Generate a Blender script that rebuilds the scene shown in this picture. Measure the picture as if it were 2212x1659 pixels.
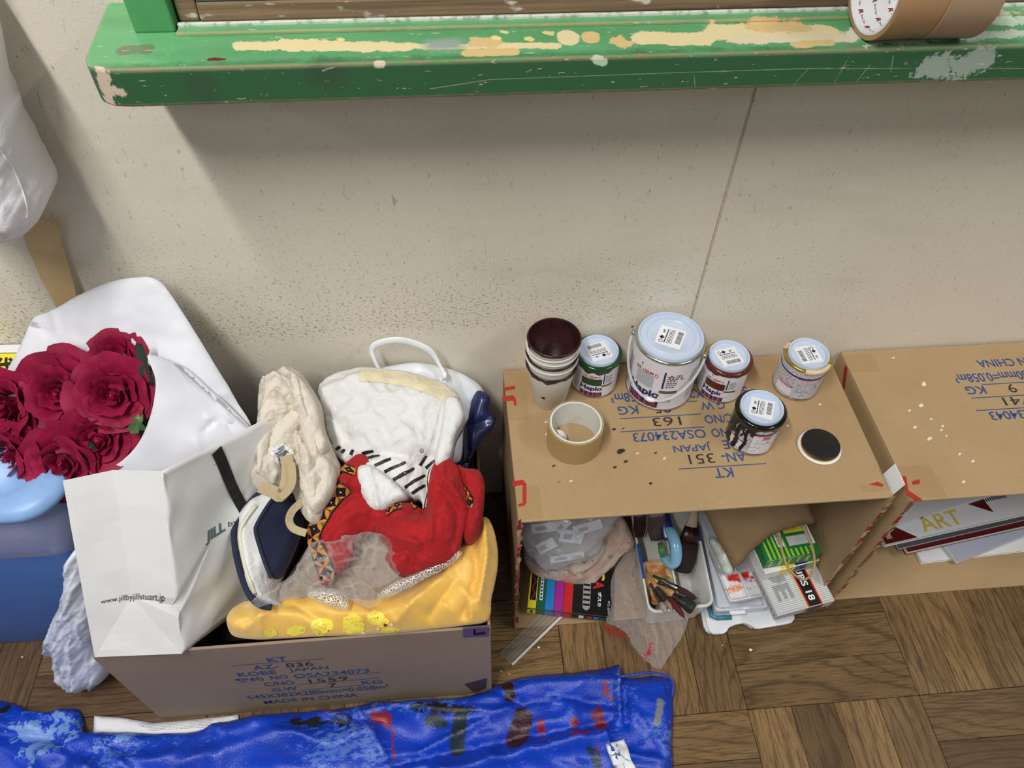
import bpy, bmesh, math, random
import numpy as np
from mathutils import Vector, Matrix, noise as mnoise
from mathutils.geometry import delaunay_2d_cdt
from mathutils.bvhtree import BVHTree

random.seed(4)
for _o in list(bpy.data.objects): bpy.data.objects.remove(_o)
SC = bpy.context.scene
COL = SC.collection

# ------------------------------------------------------------------ camera
FPX, YAW, PITCH, ROLL = 1652.87, 0.1016, 0.8786, 0.0232
CAM = np.array([0.2276, -0.8169, 1.3298])
IW, IH = 2212.0, 1659.0
_f = np.array([math.sin(YAW)*math.cos(PITCH), math.cos(YAW)*math.cos(PITCH), -math.sin(PITCH)])
_r = np.array([math.cos(YAW), -math.sin(YAW), 0.0]); _u = np.cross(_r, _f)
RT = math.cos(ROLL)*_r + math.sin(ROLL)*_u
UP = -math.sin(ROLL)*_r + math.cos(ROLL)*_u
FW = _f
cd = bpy.data.cameras.new('camera'); cam = bpy.data.objects.new('camera', cd); COL.objects.link(cam)
cd.sensor_fit = 'HORIZONTAL'; cd.sensor_width = 36.0; cd.lens = FPX/IW*36.0; cd.clip_start = 0.02
cam.matrix_world = Matrix(((RT[0], UP[0], -FW[0], CAM[0]), (RT[1], UP[1], -FW[1], CAM[1]), (RT[2], UP[2], -FW[2], CAM[2]), (0, 0, 0, 1)))
SC.camera = cam

# ------------------------------------------------------------------ world + ceiling lamps + exposure
wd = bpy.data.worlds.new('room_ambient'); SC.world = wd; wd.use_nodes = True
wd.node_tree.nodes['Background'].inputs[0].default_value = (0.95, 0.97, 1.0, 1)
wd.node_tree.nodes['Background'].inputs[1].default_value = 0.14
def lamp(x, y, z, sx, sy, e, c=(1, 0.985, 0.955)):
    l = bpy.data.lights.new('ceiling_tube_light', 'AREA'); l.shape = 'RECTANGLE'; l.size = sx; l.size_y = sy
    l.energy = e; l.color = c
    o = bpy.data.objects.new('ceiling_tube_light', l); COL.objects.link(o); o.location = (x, y, z)
    o['label'] = 'ceiling fluorescent tube light'; o['category'] = 'light'; o['group'] = 'ceiling tube lights'
    return o
lamp(-0.42, -1.15, 2.6, 0.10, 1.2, 44)
lamp(-0.42, -2.9, 2.6, 0.10, 1.2, 8)
lamp(2.1, -1.2, 2.6, 0.10, 1.2, 24)
lamp(2.1, -3.0, 2.6, 0.10, 1.2, 8)
lamp(-2.9, -1.4, 2.6, 0.10, 1.2, 15)
SC.view_settings.view_transform = 'Standard'; SC.view_settings.look = 'None'
SC.view_settings.gamma = 1.0; SC.view_settings.exposure = 0.24; SC.view_settings.use_curve_mapping = False

# ------------------------------------------------------------------ pixel <-> world (measuring aid)
def ray(u, v): return FW + RT*((u-IW/2)/FPX) - UP*((v-IH/2)/FPX)
def at(u, v, **k):
    (ax, val), = k.items(); i = 'xyz'.index(ax); d = ray(u, v)
    return CAM + d*((val-CAM[i])/d[i])
def atp(u, v, P0, n):
    d = ray(u, v); return CAM + d*(np.dot(n, np.asarray(P0)-CAM)/np.dot(n, d))
def plane3(A, B, Cc):
    A, B, Cc = map(np.asarray, (A, B, Cc)); n = np.cross(B-A, Cc-A); n = n/np.linalg.norm(n)
    if np.dot(n, CAM-A) < 0: n = -n
    return A, n
def hplane(z): return np.array([0, 0, z]), np.array([0., 0, 1])
def vplane(y): return np.array([0, y, 0]), np.array([0., -1, 0])

# ------------------------------------------------------------------ materials
def lin(c):
    r = []
    for x in c[:3]:
        x = x/255.0; r.append(x/12.92 if x <= 0.04045 else ((x+0.055)/1.055)**2.4)
    return tuple(r)+(1.0,)
class NT:
    def __init__(s, name):
        s.m = bpy.data.materials.new(name); s.m.use_nodes = True; s.t = s.m.node_tree
        s.b = s.t.nodes['Principled BSDF']; s.out = s.t.nodes['Material Output']
    def n(s, ty, ins=None, **at_):
        nd = s.t.nodes.new(ty)
        for k, v in at_.items(): setattr(nd, k, v)
        for k, v in (ins or {}).items():
            if hasattr(v, 'is_output') or isinstance(v, bpy.types.NodeSocket): s.t.links.new(v, nd.inputs[k])
            else: nd.inputs[k].default_value = v
        return nd
    def set(s, **k):
        for a, v in k.items():
            key = a.replace('_', ' ')
            if isinstance(v, bpy.types.NodeSocket): s.t.links.new(v, s.b.inputs[key])
            else: s.b.inputs[key].default_value = v
    def geo(s): return s.n('ShaderNodeNewGeometry').outputs['Position']
    def obj(s): return s.n('ShaderNodeTexCoord').outputs['Object']
    def noise(s, vec, scale, detail=4, rough=0.55, dist=0):
        return s.n('ShaderNodeTexNoise', {'Vector': vec, 'Scale': scale, 'Detail': detail, 'Roughness': rough, 'Distortion': dist}).outputs[0]
    def vscale(s, vec, sx, sy, sz): return s.n('ShaderNodeVectorMath', {0: vec, 1: (sx, sy, sz)}, operation='MULTIPLY').outputs[0]
    def ramp(s, fac, lo, hi): return s.n('ShaderNodeMapRange', {'Value': fac, 'From Min': lo, 'From Max': hi}).outputs[0]
    def math(s, op, a, b=0.0): return s.n('ShaderNodeMath', {0: a, 1: b}, operation=op).outputs[0]
    def mix(s, fac, a, b):
        nd = s.t.nodes.new('ShaderNodeMix'); nd.data_type = 'RGBA'
        for i, v in ((0, fac), (6, a), (7, b)):
            if isinstance(v, bpy.types.NodeSocket): s.t.links.new(v, nd.inputs[i])
            else: nd.inputs[i].default_value = v
        return nd.outputs[2]
    def bump(s, h, strength, dist=0.002):
        nd = s.n('ShaderNodeBump', {'Height': h, 'Strength': strength, 'Distance': dist}); s.t.links.new(nd.outputs[0], s.b.inputs['Normal'])
    def stains(s, vec, col, lst, nz, soft=0.0008):
        """patches of another colour, each a wobbly capsule from a to b of radius r in world metres"""
        for a, b, r, c, wob in lst:
            a = Vector(a); b = Vector(b); ba = b-a; L = max(ba.dot(ba), 1e-9)
            pa = s.n('ShaderNodeVectorMath', {0: vec, 1: a}, operation='SUBTRACT').outputs[0]
            d = s.n('ShaderNodeVectorMath', {0: pa, 1: ba/L}, operation='DOT_PRODUCT').outputs['Value']
            hN = s.n('ShaderNodeMath', {0: d, 1: 1.0}, operation='MULTIPLY'); hN.use_clamp = True
            sc = s.n('ShaderNodeVectorMath', {0: tuple(ba)}, operation='SCALE'); s.t.links.new(hN.outputs[0], sc.inputs['Scale'])
            q = s.n('ShaderNodeVectorMath', {0: pa, 1: sc.outputs[0]}, operation='SUBTRACT').outputs[0]
            ln = s.n('ShaderNodeVectorMath', {0: q}, operation='LENGTH').outputs['Value']
            wb = s.math('MULTIPLY', s.math('SUBTRACT', nz, 0.5), wob)
            dd = s.math('ADD', ln, wb)
            m = s.n('ShaderNodeMapRange', {'Value': dd, 'From Min': r+soft, 'From Max': r-soft}).outputs[0]
            col = s.mix(m, col, lin(c))
        return col
MATS = {}
def mat(name, c, rough=0.6, metal=0.0, c2=None, vs=20, vamt=(0.35, 0.7), bs=0, bst=0.2, spec=0.5, sheen=0, detail=4, bdist=0.001, coat=0, emis=None):
    if name in MATS: return MATS[name]
    t = NT(name); col = lin(c)
    if c2 or bs: pos = t.geo()
    if c2: col = t.mix(t.ramp(t.noise(pos, vs, detail), *vamt), col, lin(c2))
    t.set(Base_Color=col, Roughness=rough, Metallic=metal)
    t.b.inputs['Specular IOR Level'].default_value = spec
    if sheen: t.b.inputs['Sheen Weight'].default_value = sheen
    if coat: t.b.inputs['Coat Weight'].default_value = coat
    if bs: t.bump(t.noise(pos, bs, 3), bst, bdist)
    t.m.diffuse_color = lin(c); MATS[name] = t.m; return t.m
def mat_clear(name, c, op, rough=0.15, gloss=0.6, bs=0, bst=0.3):
    """thin clear film: see-through body with a little milky scatter and a glossy skin"""
    if name in MATS: return MATS[name]
    t = NT(name); t.set(Base_Color=lin(c), Roughness=rough)
    if bs:
        t.bump(t.noise(t.geo(), bs, 3), bst, 0.002)
    tr = t.n('ShaderNodeBsdfTransparent'); lw = t.n('ShaderNodeLayerWeight', {'Blend': 0.35}).outputs['Facing']
    fac = t.math('ADD', t.math('MULTIPLY', lw, gloss), op)
    fac = t.n('ShaderNodeClamp', {'Value': fac}).outputs[0]
    mx = t.n('ShaderNodeMixShader', {0: fac, 1: tr.outputs[0], 2: t.b.outputs[0]})
    t.t.links.new(mx.outputs[0], t.out.inputs[0]); MATS[name] = t.m; return t.m

# ------------------------------------------------------------------ mesh helpers: everything is (verts, faces)
def box(x0, x1, y0, y1, z0, z1, bev=0.0, seg=2):
    bm = bmesh.new(); bmesh.ops.create_cube(bm, size=1)
    for v in bm.verts: v.co = Vector(((x0+x1)/2+v.co.x*(x1-x0), (y0+y1)/2+v.co.y*(y1-y0), (z0+z1)/2+v.co.z*(z1-z0)))
    if bev: bmesh.ops.bevel(bm, geom=list(bm.edges), offset=bev, segments=seg, affect='EDGES', profile=0.5)
    return frombm(bm)
def frombm(bm):
    bm.verts.index_update(); V = [tuple(v.co) for v in bm.verts]; F = [[v.index for v in f.verts] for f in bm.faces]; bm.free(); return V, F
def cat(*parts):
    V, F = [], []
    for a, b in parts:
        o = len(V); V += list(a); F += [[i+o for i in f] for f in b]
    return V, F
def tf(vf, M): return [tuple(M @ Vector(v)) for v in vf[0]], vf[1]
def move(vf, x, y, z): return [(a+x, b+y, c+z) for a, b, c in vf[0]], vf[1]
def rotz(a): return Matrix.Rotation(a, 4, 'Z')
def lathe(pf, n=48, c=(0, 0, 0), caps=(True, True)):
    V, F = [], []
    for r, z in pf:
        for i in range(n):
            a = 2*math.pi*i/n; V.append((c[0]+r*math.cos(a), c[1]+r*math.sin(a), c[2]+z))
    for j in range(len(pf)-1):
        for i in range(n):
            k = (i+1) % n; F.append([j*n+i, j*n+k, (j+1)*n+k, (j+1)*n+i])
    if caps[0]: F.append(list(range(n))[::-1])
    if caps[1]: F.append([(len(pf)-1)*n+i for i in range(n)])
    return V, F
def spline(pts, n, closed=False):
    P = [np.asarray(p, float) for p in pts]; m = len(P); out = []
    segs = m if closed else m-1; per = max(1, n//segs)
    for i in range(segs):
        if closed: a, b, c, d = P[(i-1) % m], P[i], P[(i+1) % m], P[(i+2) % m]
        else: a, b, c, d = P[max(i-1, 0)], P[i], P[i+1], P[min(i+2, m-1)]
        for k in range(per):
            t = k/per
            out.append(0.5*((2*b)+(-a+c)*t+(2*a-5*b+4*c-d)*t*t+(-a+3*b-3*c+d)*t**3))
    if not closed: out.append(P[-1])
    return out
def tube(path, r, n=8, flat=None, ref=None):
    P = [np.asarray(p, float) for p in path]; V, F = [], []
    m = len(P)
    for i, p in enumerate(P):
        t = P[min(i+1, m-1)]-P[max(i-1, 0)]; t = t/(np.linalg.norm(t)+1e-12)
        rf = np.asarray(ref, float) if ref is not None else (np.array([0, 0, 1.]) if abs(t[2]) < 0.9 else np.array([0, 1., 0]))
        s = np.cross(t, rf); s /= np.linalg.norm(s)+1e-12; q = np.cross(s, t)
        rr = r[i] if hasattr(r, '__len__') else r; r2 = rr*(flat if flat else 1)
        for k in range(n):
            a = 2*math.pi*k/n; V.append(tuple(p+s*math.cos(a)*rr+q*math.sin(a)*r2))
    for i in range(m-1):
        for k in range(n):
            l = (k+1) % n; F.append([i*n+k, i*n+l, (i+1)*n+l, (i+1)*n+k])
    F.append(list(range(n))[::-1]); F.append([(m-1)*n+k for k in range(n)])
    return V, F
def ribbon(path, w, th, nrm):
    """flat strap along a path; nrm = direction it faces (one vector, or one per point)"""
    P = [np.asarray(p, float) for p in path]; V, F = [], []; m = len(P)
    for i, p in enumerate(P):
        t = P[min(i+1, m-1)]-P[max(i-1, 0)]; t /= np.linalg.norm(t)+1e-12
        nn = np.asarray(nrm[i] if np.ndim(nrm) == 2 else nrm, float); s = np.cross(t, nn); s /= np.linalg.norm(s)+1e-12; q = np.cross(s, t)
        ww = w[i] if hasattr(w, '__len__') else w
        for a, b in ((-1, 0), (1, 0), (1, 1), (-1, 1)): V.append(tuple(p+s*a*ww/2+q*b*th))
    for i in range(m-1):
        for k in range(4):
            l = (k+1) % 4; F.append([i*4+k, i*4+l, (i+1)*4+l, (i+1)*4+k])
    F.append([3, 2, 1, 0]); F.append([(m-1)*4+k for k in range(4)])
    return V, F
def prism(poly, z0, z1, bev=0.0):
    bm = bmesh.new(); vs = [bm.verts.new((x, y, z0)) for x, y in poly]; f = bm.faces.new(vs)
    r = bmesh.ops.extrude_face_region(bm, geom=[f])
    for e in r['geom']:
        if isinstance(e, bmesh.types.BMVert): e.co.z = z1
    bmesh.ops.recalc_face_normals(bm, faces=bm.faces)
    if bev: bmesh.ops.bevel(bm, geom=list(bm.edges), offset=bev, segments=2, affect='EDGES', profile=0.5)
    return frombm(bm)
def mk(name, vf, m, parent=None, smooth=False, label=None, cat_=None, kind=None, group=None, local=False, fixn=True):
    me = bpy.data.meshes.new(name); me.from_pydata([tuple(map(float, v)) for v in vf[0]], [], vf[1])
    if fixn:
        bm = bmesh.new(); bm.from_mesh(me); bmesh.ops.recalc_face_normals(bm, faces=bm.faces); bm.to_mesh(me); bm.free()
    for p in me.polygons: p.use_smooth = bool(smooth)
    if smooth == 'auto':
        me.set_sharp_from_angle(angle=math.radians(38))
    if m is not None: me.materials.append(m)
    o = bpy.data.objects.new(name, me); COL.objects.link(o)
    if parent is not None: setp(o, parent, local)
    tag(o, label, cat_, kind, group); return o
def tag(o, label=None, cat_=None, kind=None, group=None):
    if label: o['label'] = label
    if cat_: o['category'] = cat_
    if kind: o['kind'] = kind
    if group: o['group'] = group
    return o
BASE = {}
def setp(o, parent, local=False):
    o.parent = parent
    if not local:
        M = Matrix.Identity(4); p = parent
        M = BASE.get(p.name, Matrix.Identity(4))
        o.matrix_parent_inverse = M.inverted()
def thing(name, loc, label, cat_, group=None, kind=None, rz=0.0):
    o = bpy.data.objects.new(name, None); COL.objects.link(o); o.location = tuple(map(float, loc)); o.rotation_euler = (0, 0, rz)
    o.empty_display_size = 0.02; BASE[o.name] = Matrix.Translation(Vector(tuple(map(float, loc)))) @ rotz(rz)
    return tag(o, label, cat_, kind, group)
def dup(o, parent=None):
    c = o.copy(); COL.objects.link(c)
    if parent is not None: c.parent = parent
    for ch in list(o.children): dup(ch, c)
    return c

# ------------------------------------------------------------------ draped sheets and heaps
def segdist(p, q):
    """p (n,2), q polyline (m,2) -> distance of each p to the polyline"""
    a, b = q[:-1], q[1:]; ba = b-a; L = np.maximum((ba**2).sum(1), 1e-9)
    best = np.full(len(p), 1e9)
    for i in range(len(a)):
        d = p-a[i]; t = np.clip((d@ba[i])/L[i], 0, 1); e = d-t[:, None]*ba[i]; best = np.minimum(best, np.sqrt((e**2).sum(1)))
    return best
def sheet(out, plane, h=0.02, w=30, step=7, folds=(), nz=(), thick=0.01, bend=None, n=None, seed=0, open_=False, sm=True, puff=False, rayb=None):
    """polygon measured in the picture, laid on a plane in the room, domed by h within w pixels of its border,
    creased along fold lines, closed behind with real thickness"""
    P0, N = plane
    q = np.array(spline(out, n or max(60, len(out)*6), True)) if sm else np.array(out, float)
    if not sm:
        o2 = []
        for i in range(len(q)):
            a, b = q[i], q[(i+1) % len(q)]; k = max(1, int(np.linalg.norm(b-a)/step)); o2 += [a+(b-a)*j/k for j in range(k)]
        q = np.array(o2)
    lo, hi = q.min(0), q.max(0); rnd = random.Random(seed)
    gx = np.arange(lo[0], hi[0], step); gy = np.arange(lo[1], hi[1], step*0.87)
    G = np.array([(x+(j % 2)*step/2+rnd.uniform(-.15, .15)*step, y+rnd.uniform(-.15, .15)*step) for j, y in enumerate(gy) for x in gx])
    qc = np.vstack([q, q[:1]])
    x, y = G[:, 0], G[:, 1]; ins = np.zeros(len(G), bool)
    for i in range(len(q)):
        x1, y1 = qc[i]; x2, y2 = qc[i+1]
        c = ((y1 > y) != (y2 > y)) & (x < (x2-x1)*(y-y1)/((y2-y1) if y2 != y1 else 1e-9)+x1); ins ^= c
    G = G[ins]; G = G[segdist(G, qc) > step*0.55] if len(G) else G
    m = len(q); allp = np.vstack([q, G]) if len(G) else q
    r = delaunay_2d_cdt([Vector(p) for p in allp], [], [list(range(m))], 1, 1e-5)
    U = np.array([tuple(v) for v in r[0]]); F = [list(f) for f in r[2]]
    d = segdist(U, qc)
    k = np.clip(d/w, 0, 1); H = h*np.sqrt(1-(1-k)**2) if puff else h*(1-(1-k)**2)
    edge = np.clip(d/(w*0.4+1e-6), 0, 1)
    for fo in folds:
        pl, fw_, ht = fo[0], fo[1], fo[2]; dd = segdist(U, np.array(pl, float))
        if len(fo) > 3 and fo[3] == 's': H = H+ht*np.clip(1-dd/fw_, 0, 1)
        elif len(fo) > 3 and fo[3] == 'c': H = H+ht*np.exp(-dd/fw_)
        else: H = H+ht*np.exp(-(dd/fw_)**2)
    for z in nz:
        amp, sx, sy, ang = z[:4]; ca, sa = math.cos(ang), math.sin(ang); rid = len(z) > 4
        val = np.array([mnoise.noise(Vector(((a*ca+b*sa)/sx, (-a*sa+b*ca)/sy, seed*7.3+1.1))) for a, b in U])
        if len(z) > 4 and z[4] == 2: H = H+amp*np.clip(1-np.abs(val)*2.6, 0, 1)**1.5
        else: H = H+amp*((1-2*np.abs(val)) if rid else val)
    if bend is not None: H = H+bend(U[:, 0], U[:, 1])
    V = np.array([atp(a, b, P0, N) for a, b in U])+H[:, None]*N
    if rayb is not None:      # lift towards the viewer's side of the room instead of along the plane normal
        D = CAM-V; V = V+D/np.linalg.norm(D, axis=1)[:, None]*rayb(U[:, 0], U[:, 1])[:, None]
    if open_: return [tuple(v) for v in V], F
    # border loop -> skirt -> back
    cnt = {}
    for f in F:
        for i in range(len(f)):
            e = (f[i], f[(i+1) % len(f)]); cnt[e] = 1
    nxt = {a: b for (a, b) in cnt if (b, a) not in cnt}
    V = [tuple(v) for v in V]; o = len(V)
    idx = sorted(nxt); mp = {v: o+i for i, v in enumerate(idx)}
    for v in idx: V.append(tuple(np.array(V[v])-N*thick))
    F2 = list(F)
    for a, b in nxt.items(): F2.append([b, a, mp[a], mp[b]])
    st = idx[0]; loop = [st]; c = nxt[st]
    while c != st and len(loop) < len(idx)+2: loop.append(c); c = nxt.get(c, st)
    F2.append([mp[v] for v in loop][::-1])
    return V, F2
def bvh(o): return BVHTree.FromPolygons([tuple(v.co) for v in o.data.vertices], [list(p.vertices) for p in o.data.polygons])
def onto(tree, u, v, off=0.0006, fb=None):
    d = ray(u, v); d = d/np.linalg.norm(d); p, n, i, t = tree.ray_cast(Vector(CAM), Vector(d))
    if p is None: return None
    n = np.array(n)
    if np.dot(n, d) > 0: n = -n
    return np.array(p)+n*off, n
def decal(tree, poly, off=0.0006, step=5):
    """a print that follows the cloth it is printed on"""
    q = np.array(poly, float); m = len(q); lo, hi = q.min(0), q.max(0)
    o2 = []
    for i in range(m):
        a, b = q[i], q[(i+1) % m]; k = max(1, int(np.linalg.norm(b-a)/step)); o2 += [a+(b-a)*j/k for j in range(k)]
    q = np.array(o2); m = len(q); G = []
    for xx in np.arange(lo[0], hi[0], step):
        for yy in np.arange(lo[1], hi[1], step): G.append((xx+.13, yy+.17))
    P = [Vector(p) for p in q]+[Vector(g) for g in G]
    r = delaunay_2d_cdt(P, [], [list(range(m))], 1, 1e-4); V, ok = [], []
    for v in r[0]:
        h = onto(tree, v[0], v[1], off)
        ok.append(h is not None); V.append(tuple(h[0]) if h else (0, 0, 0))
    F = [list(f) for f in r[2] if all(ok[i] for i in f)]
    used = sorted({i for f in F for i in f}); mp = {a: b for b, a in enumerate(used)}
    return [V[i] for i in used], [[mp[i] for i in f] for f in F]
def strokepoly(pts, w):
    P = np.array(pts, float); L, R = [], []
    for i in range(len(P)):
        t = P[min(i+1, len(P)-1)]-P[max(i-1, 0)]; t /= np.linalg.norm(t)+1e-9; nn = np.array([-t[1], t[0]])
        ww = w[i] if hasattr(w, '__len__') else w
        L.append(P[i]+nn*ww/2); R.append(P[i]-nn*ww/2)
    return L+R[::-1]

# ------------------------------------------------------------------ lettering
TXT = {}
def prep(words):
    objs = []
    for body, bold in words:
        c = bpy.data.curves.new('lettering', 'FONT'); c.body = body; c.offset = bold; c.resolution_u = 3
        o = bpy.data.objects.new('lettering', c); COL.objects.link(o); objs.append((body, bold, o, c))
    dg = bpy.context.evaluated_depsgraph_get(); dg.update()
    for body, bold, o, c in objs:
        me = bpy.data.meshes.new_from_object(o.evaluated_get(dg))
        V = np.array([tuple(v.co)[:2] for v in me.vertices]) if len(me.vertices) else np.zeros((0, 2))
        F = [list(p.vertices) for p in me.polygons]
        if len(V):
            lo, hi = V.min(0), V.max(0); V = (V-lo)/np.maximum(hi-lo, 1e-6)
        TXT[(body, bold)] = (V, F); bpy.data.meshes.remove(me); bpy.data.objects.remove(o); bpy.data.curves.remove(c)
def word(body, bold, x0, y0, x1, y1, f):
    V, F = TXT[(body, bold)]
    return [tuple(f(x0+(x1-x0)*a, y0+(y1-y0)*b)) for a, b in V], F
def rect(x0, y0, x1, y1, f, n=6, m=1):
    V, F = [], []
    for j in range(m+1):
        for i in range(n+1): V.append(tuple(f(x0+(x1-x0)*i/n, y0+(y1-y0)*j/m)))
    for j in range(m):
        for i in range(n): a = j*(n+1)+i; F.append([a, a+1, a+n+2, a+n+1])
    return V, F
def poly2(pts, f): return [tuple(f(*p)) for p in pts], [list(range(len(pts)))]
def flatmap(O, X, Y, off=0.0004):
    O, X, Y = (np.asarray(a, float) for a in (O, X, Y)); n = np.cross(X, Y); n /= np.linalg.norm(n)
    return lambda x, y: O+X*x+Y*y+n*off
def cylmap(c, r, a0, off=0.0004):
    """x = metres along the circumference (to the viewer's right), y = height"""
    return lambda x, y: np.array([c[0]+(r+off)*math.cos(a0+x/r), c[1]+(r+off)*math.sin(a0+x/r), c[2]+y])
B1, B2, B3 = 0.012, 0.025, 0.04
prep([(w, B1) for w in ('KT', 'AZ-', 'AN-', 'KOBE', 'JAPAN', '契约', 'NO', 'OSA234073', 'OSA234043', 'C/NO', 'G.W', 'KG', '545X382X280mm=0.058m³', 'MADE IN CHINA', '836', '1559', '7', '351', '163', '85', '741', '9')]
     + [(('351'), 0.0), ('163', 0.0), ('85', 0.0), ('836', 0.0), ('1559', 0.0), ('7', 0.0), ('741', 0.0), ('9', 0.0), ('JILL', B3), ('by', 0.0), ('www.jillbyjillstuart.jp', -.008), ('袋', B2), ('©', 0.0), ('ポスカ', B2), ('PC-5M', 0.0), ('8', B2), ('P', B3), ('O', B3), ('S', B3), ('C', B3), ('A', B3), ('L', B3), ('R', B3),
        ('Hapio', B3), ('水性', B1), ('1回塗り', B2), ('0.7L', B1), ('¥2180', 0.0), ('危険', B2), ('K', B2), ('GOUACHE', B2), ('OURS 18', B3), ('UE', B3), ('POSTER', B1), ('色うつりしません', 0.0), ('OPAQUE WATER COLOURS 18', 0.0),
        ('Rinrei Tape', 0.0), ('ART', 0.0), ('OURS 18', B2), ('美術資料', B1), ('Mat', B1), ('I', B2), ('G', B2), ('J', B3), ('5～7㎡', 0.0), ('水がかわけば', 0.0)])
# ================================================================== MATERIALS OF THE ROOM
def wall_material():
    t = NT('cream_wall_paint'); p = t.geo()
    base = t.mix(t.ramp(t.noise(p, 2.2, 3), .3, .7), lin((228, 219, 203)), lin((218, 209, 192)))
    # general speckle and small scuffs
    n1 = t.noise(t.vscale(p, 1, 1, 1.6), 190, 3, .7)
    n2 = t.noise(p, 5, 3)
    sep = t.n('ShaderNodeSeparateXYZ', {0: p})
    z = sep.outputs[2]; x = sep.outputs[0]
    band = t.math('MULTIPLY', t.ramp(z, .445, .49), t.ramp(z, .72, .50))
    bandx = t.ramp(x, 1.1, -.2)
    dens = t.math('ADD', t.math('MULTIPLY', t.math('MULTIPLY', band, bandx), .115), t.math('MULTIPLY', t.ramp(n2, .45, .75), .05))
    thr = t.math('SUBTRACT', .655, dens)
    m1 = t.ramp(t.math('SUBTRACT', n1, thr), 0.0, .05)
    base = t.mix(t.math('MULTIPLY', m1, .62), base, lin((96, 88, 78)))
    # bigger scuffs
    n3 = t.noise(t.vscale(p, 3.2, 1, 1), 45, 4, .75, 1.5)
    m3 = t.ramp(n3, .635, .67)
    base = t.mix(t.math('MULTIPLY', m3, .5), base, lin((120, 110, 98)))
    v = t.n('ShaderNodeTexVoronoi', {'Vector': p, 'Scale': 14.0}); vd = t.ramp(v.outputs['Distance'], .045, .03)
    vr = t.ramp(t.n('ShaderNodeSeparateColor', {0: v.outputs['Color']}).outputs[0], .72, .74)
    base = t.mix(t.math('MULTIPLY', t.math('MULTIPLY', vd, vr), .85), base, lin((40, 34, 30)))
    # soft smudges
    n4 = t.noise(t.vscale(p, 1, 1, 3), 3.2, 5, .6)
    base = t.mix(t.math('MULTIPLY', t.ramp(n4, .52, .75), .22), base, lin((150, 138, 120)))
    t.set(Base_Color=base, Roughness=.62); t.b.inputs['Specular IOR Level'].default_value = .35
    t.bump(t.noise(p, 330, 2), .16, .0015)
    return t.m
M_WALL = wall_material()
def wood_material():
    t = NT('oak_parquet'); o = t.obj(); inf = t.n('ShaderNodeObjectInfo'); rnd = inf.outputs['Random']
    off = t.n('ShaderNodeCombineXYZ', {0: t.math('MULTIPLY', rnd, 37.0), 1: t.math('MULTIPLY', rnd, 91.0), 2: t.math('MULTIPLY', rnd, 13.0)}).outputs[0]
    p = t.n('ShaderNodeVectorMath', {0: o, 1: off}, operation='ADD').outputs[0]
    warp = t.noise(t.vscale(p, 2.2, 7, 3), 1.0, 1)
    wv = t.math('ADD', t.math('MULTIPLY', t.n('ShaderNodeSeparateXYZ', {0: p}).outputs[1], 120.0), t.math('MULTIPLY', warp, 34.0))
    ring = t.math('ABSOLUTE', t.math('SINE', wv))
    wv2 = t.math('ADD', wv, t.math('MULTIPLY', t.noise(t.vscale(p, 14, 120, 30), 1.0, 3), 2.0))
    ring = t.math('ABSOLUTE', t.math('SINE', wv2))
    grain = t.noise(t.vscale(p, 22, 330, 60), 1.0, 5, .72)
    tone = t.noise(t.vscale(off, 1, 1, 1), 1.7, 1)
    tone = rnd
    c = t.mix(t.ramp(tone, 0, 1), lin((92, 73, 52)), lin((148, 118, 79)))
    c = t.mix(t.math('MULTIPLY', t.ramp(t.noise(t.vscale(p, 6, 14, 6), 1, 3), .4, .7), .45), c, lin((88, 66, 44)))
    c = t.mix(t.math('MULTIPLY', t.ramp(ring, .5, .02), .5), c, lin((56, 41, 27)))
    c = t.mix(t.math('MULTIPLY', t.ramp(grain, .49, .60), .62), c, lin((54, 41, 29)))
    t.set(Base_Color=c, Roughness=t.ramp(grain, .2, 1.4)); t.b.inputs['Specular IOR Level'].default_value = .4
    t.set(Roughness=.42)
    t.bump(grain, .12, .0006)
    return t.m
M_WOOD = wood_material()
M_GAP = mat('floor_joint_dirt', (30, 23, 17), .9)
def cardboard_material(name, c, c2, stains=()):
    t = NT(name); p = t.geo()
    base = t.mix(t.ramp(t.noise(p, 7, 4), .35, .7), lin(c), lin(c2))
    fib = t.noise(p, 260, 3, .7)
    base = t.mix(t.math('MULTIPLY', t.ramp(fib, .58, .75), .35), base, lin((c2[0]*.72, c2[1]*.70, c2[2]*.66)))
    if stains:
        base = t.stains(p, base, stains, t.noise(p, 120, 3), .0006)
    t.set(Base_Color=base, Roughness=.72); t.b.inputs['Specular IOR Level'].default_value = .3
    t.bump(t.noise(p, 130, 3), .14, .0008)
    return t.m
def Z2(p, ox, oy, s): return (ox+p[0]*s, oy+p[1]*s)
_bs = []
for (u, v, r, c) in ((1338, 976, .0042, (52, 40, 36)), (1343, 974, .0034, (52, 40, 36)), (1415, 979, .0016, (60, 50, 42)), (1404, 1045, .0016, (30, 26, 22)), (1327, 1010, .0018, (50, 42, 34)), (1350, 998, .0022, (60, 50, 40)), (1376, 980, .0014, (210, 198, 170)), (1434, 991, .0018, (215, 205, 180)), (1195, 1007, .0013, (60, 48, 40)), (1325, 928, .002, (45, 38, 32)), (1345, 926, .0012, (60, 50, 42)), (1180, 938, .0018, (222, 212, 190)), (1178, 912, .0013, (220, 210, 188)), (1232, 1040, .0014, (222, 212, 190)), (1770, 874, .0012, (235, 230, 215)), (1700, 920, .001, (230, 222, 205)), (1206, 1042, .001, (60, 50, 42))):
    P = at(u, v, z=.382); _bs.append((tuple(P), tuple(P+np.array([.002, .001, 0])), r, c, .003))
M_CARD = cardboard_material('cardboard_worn_top', (172, 145, 107), (162, 135, 98), _bs)
_bs = []
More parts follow.
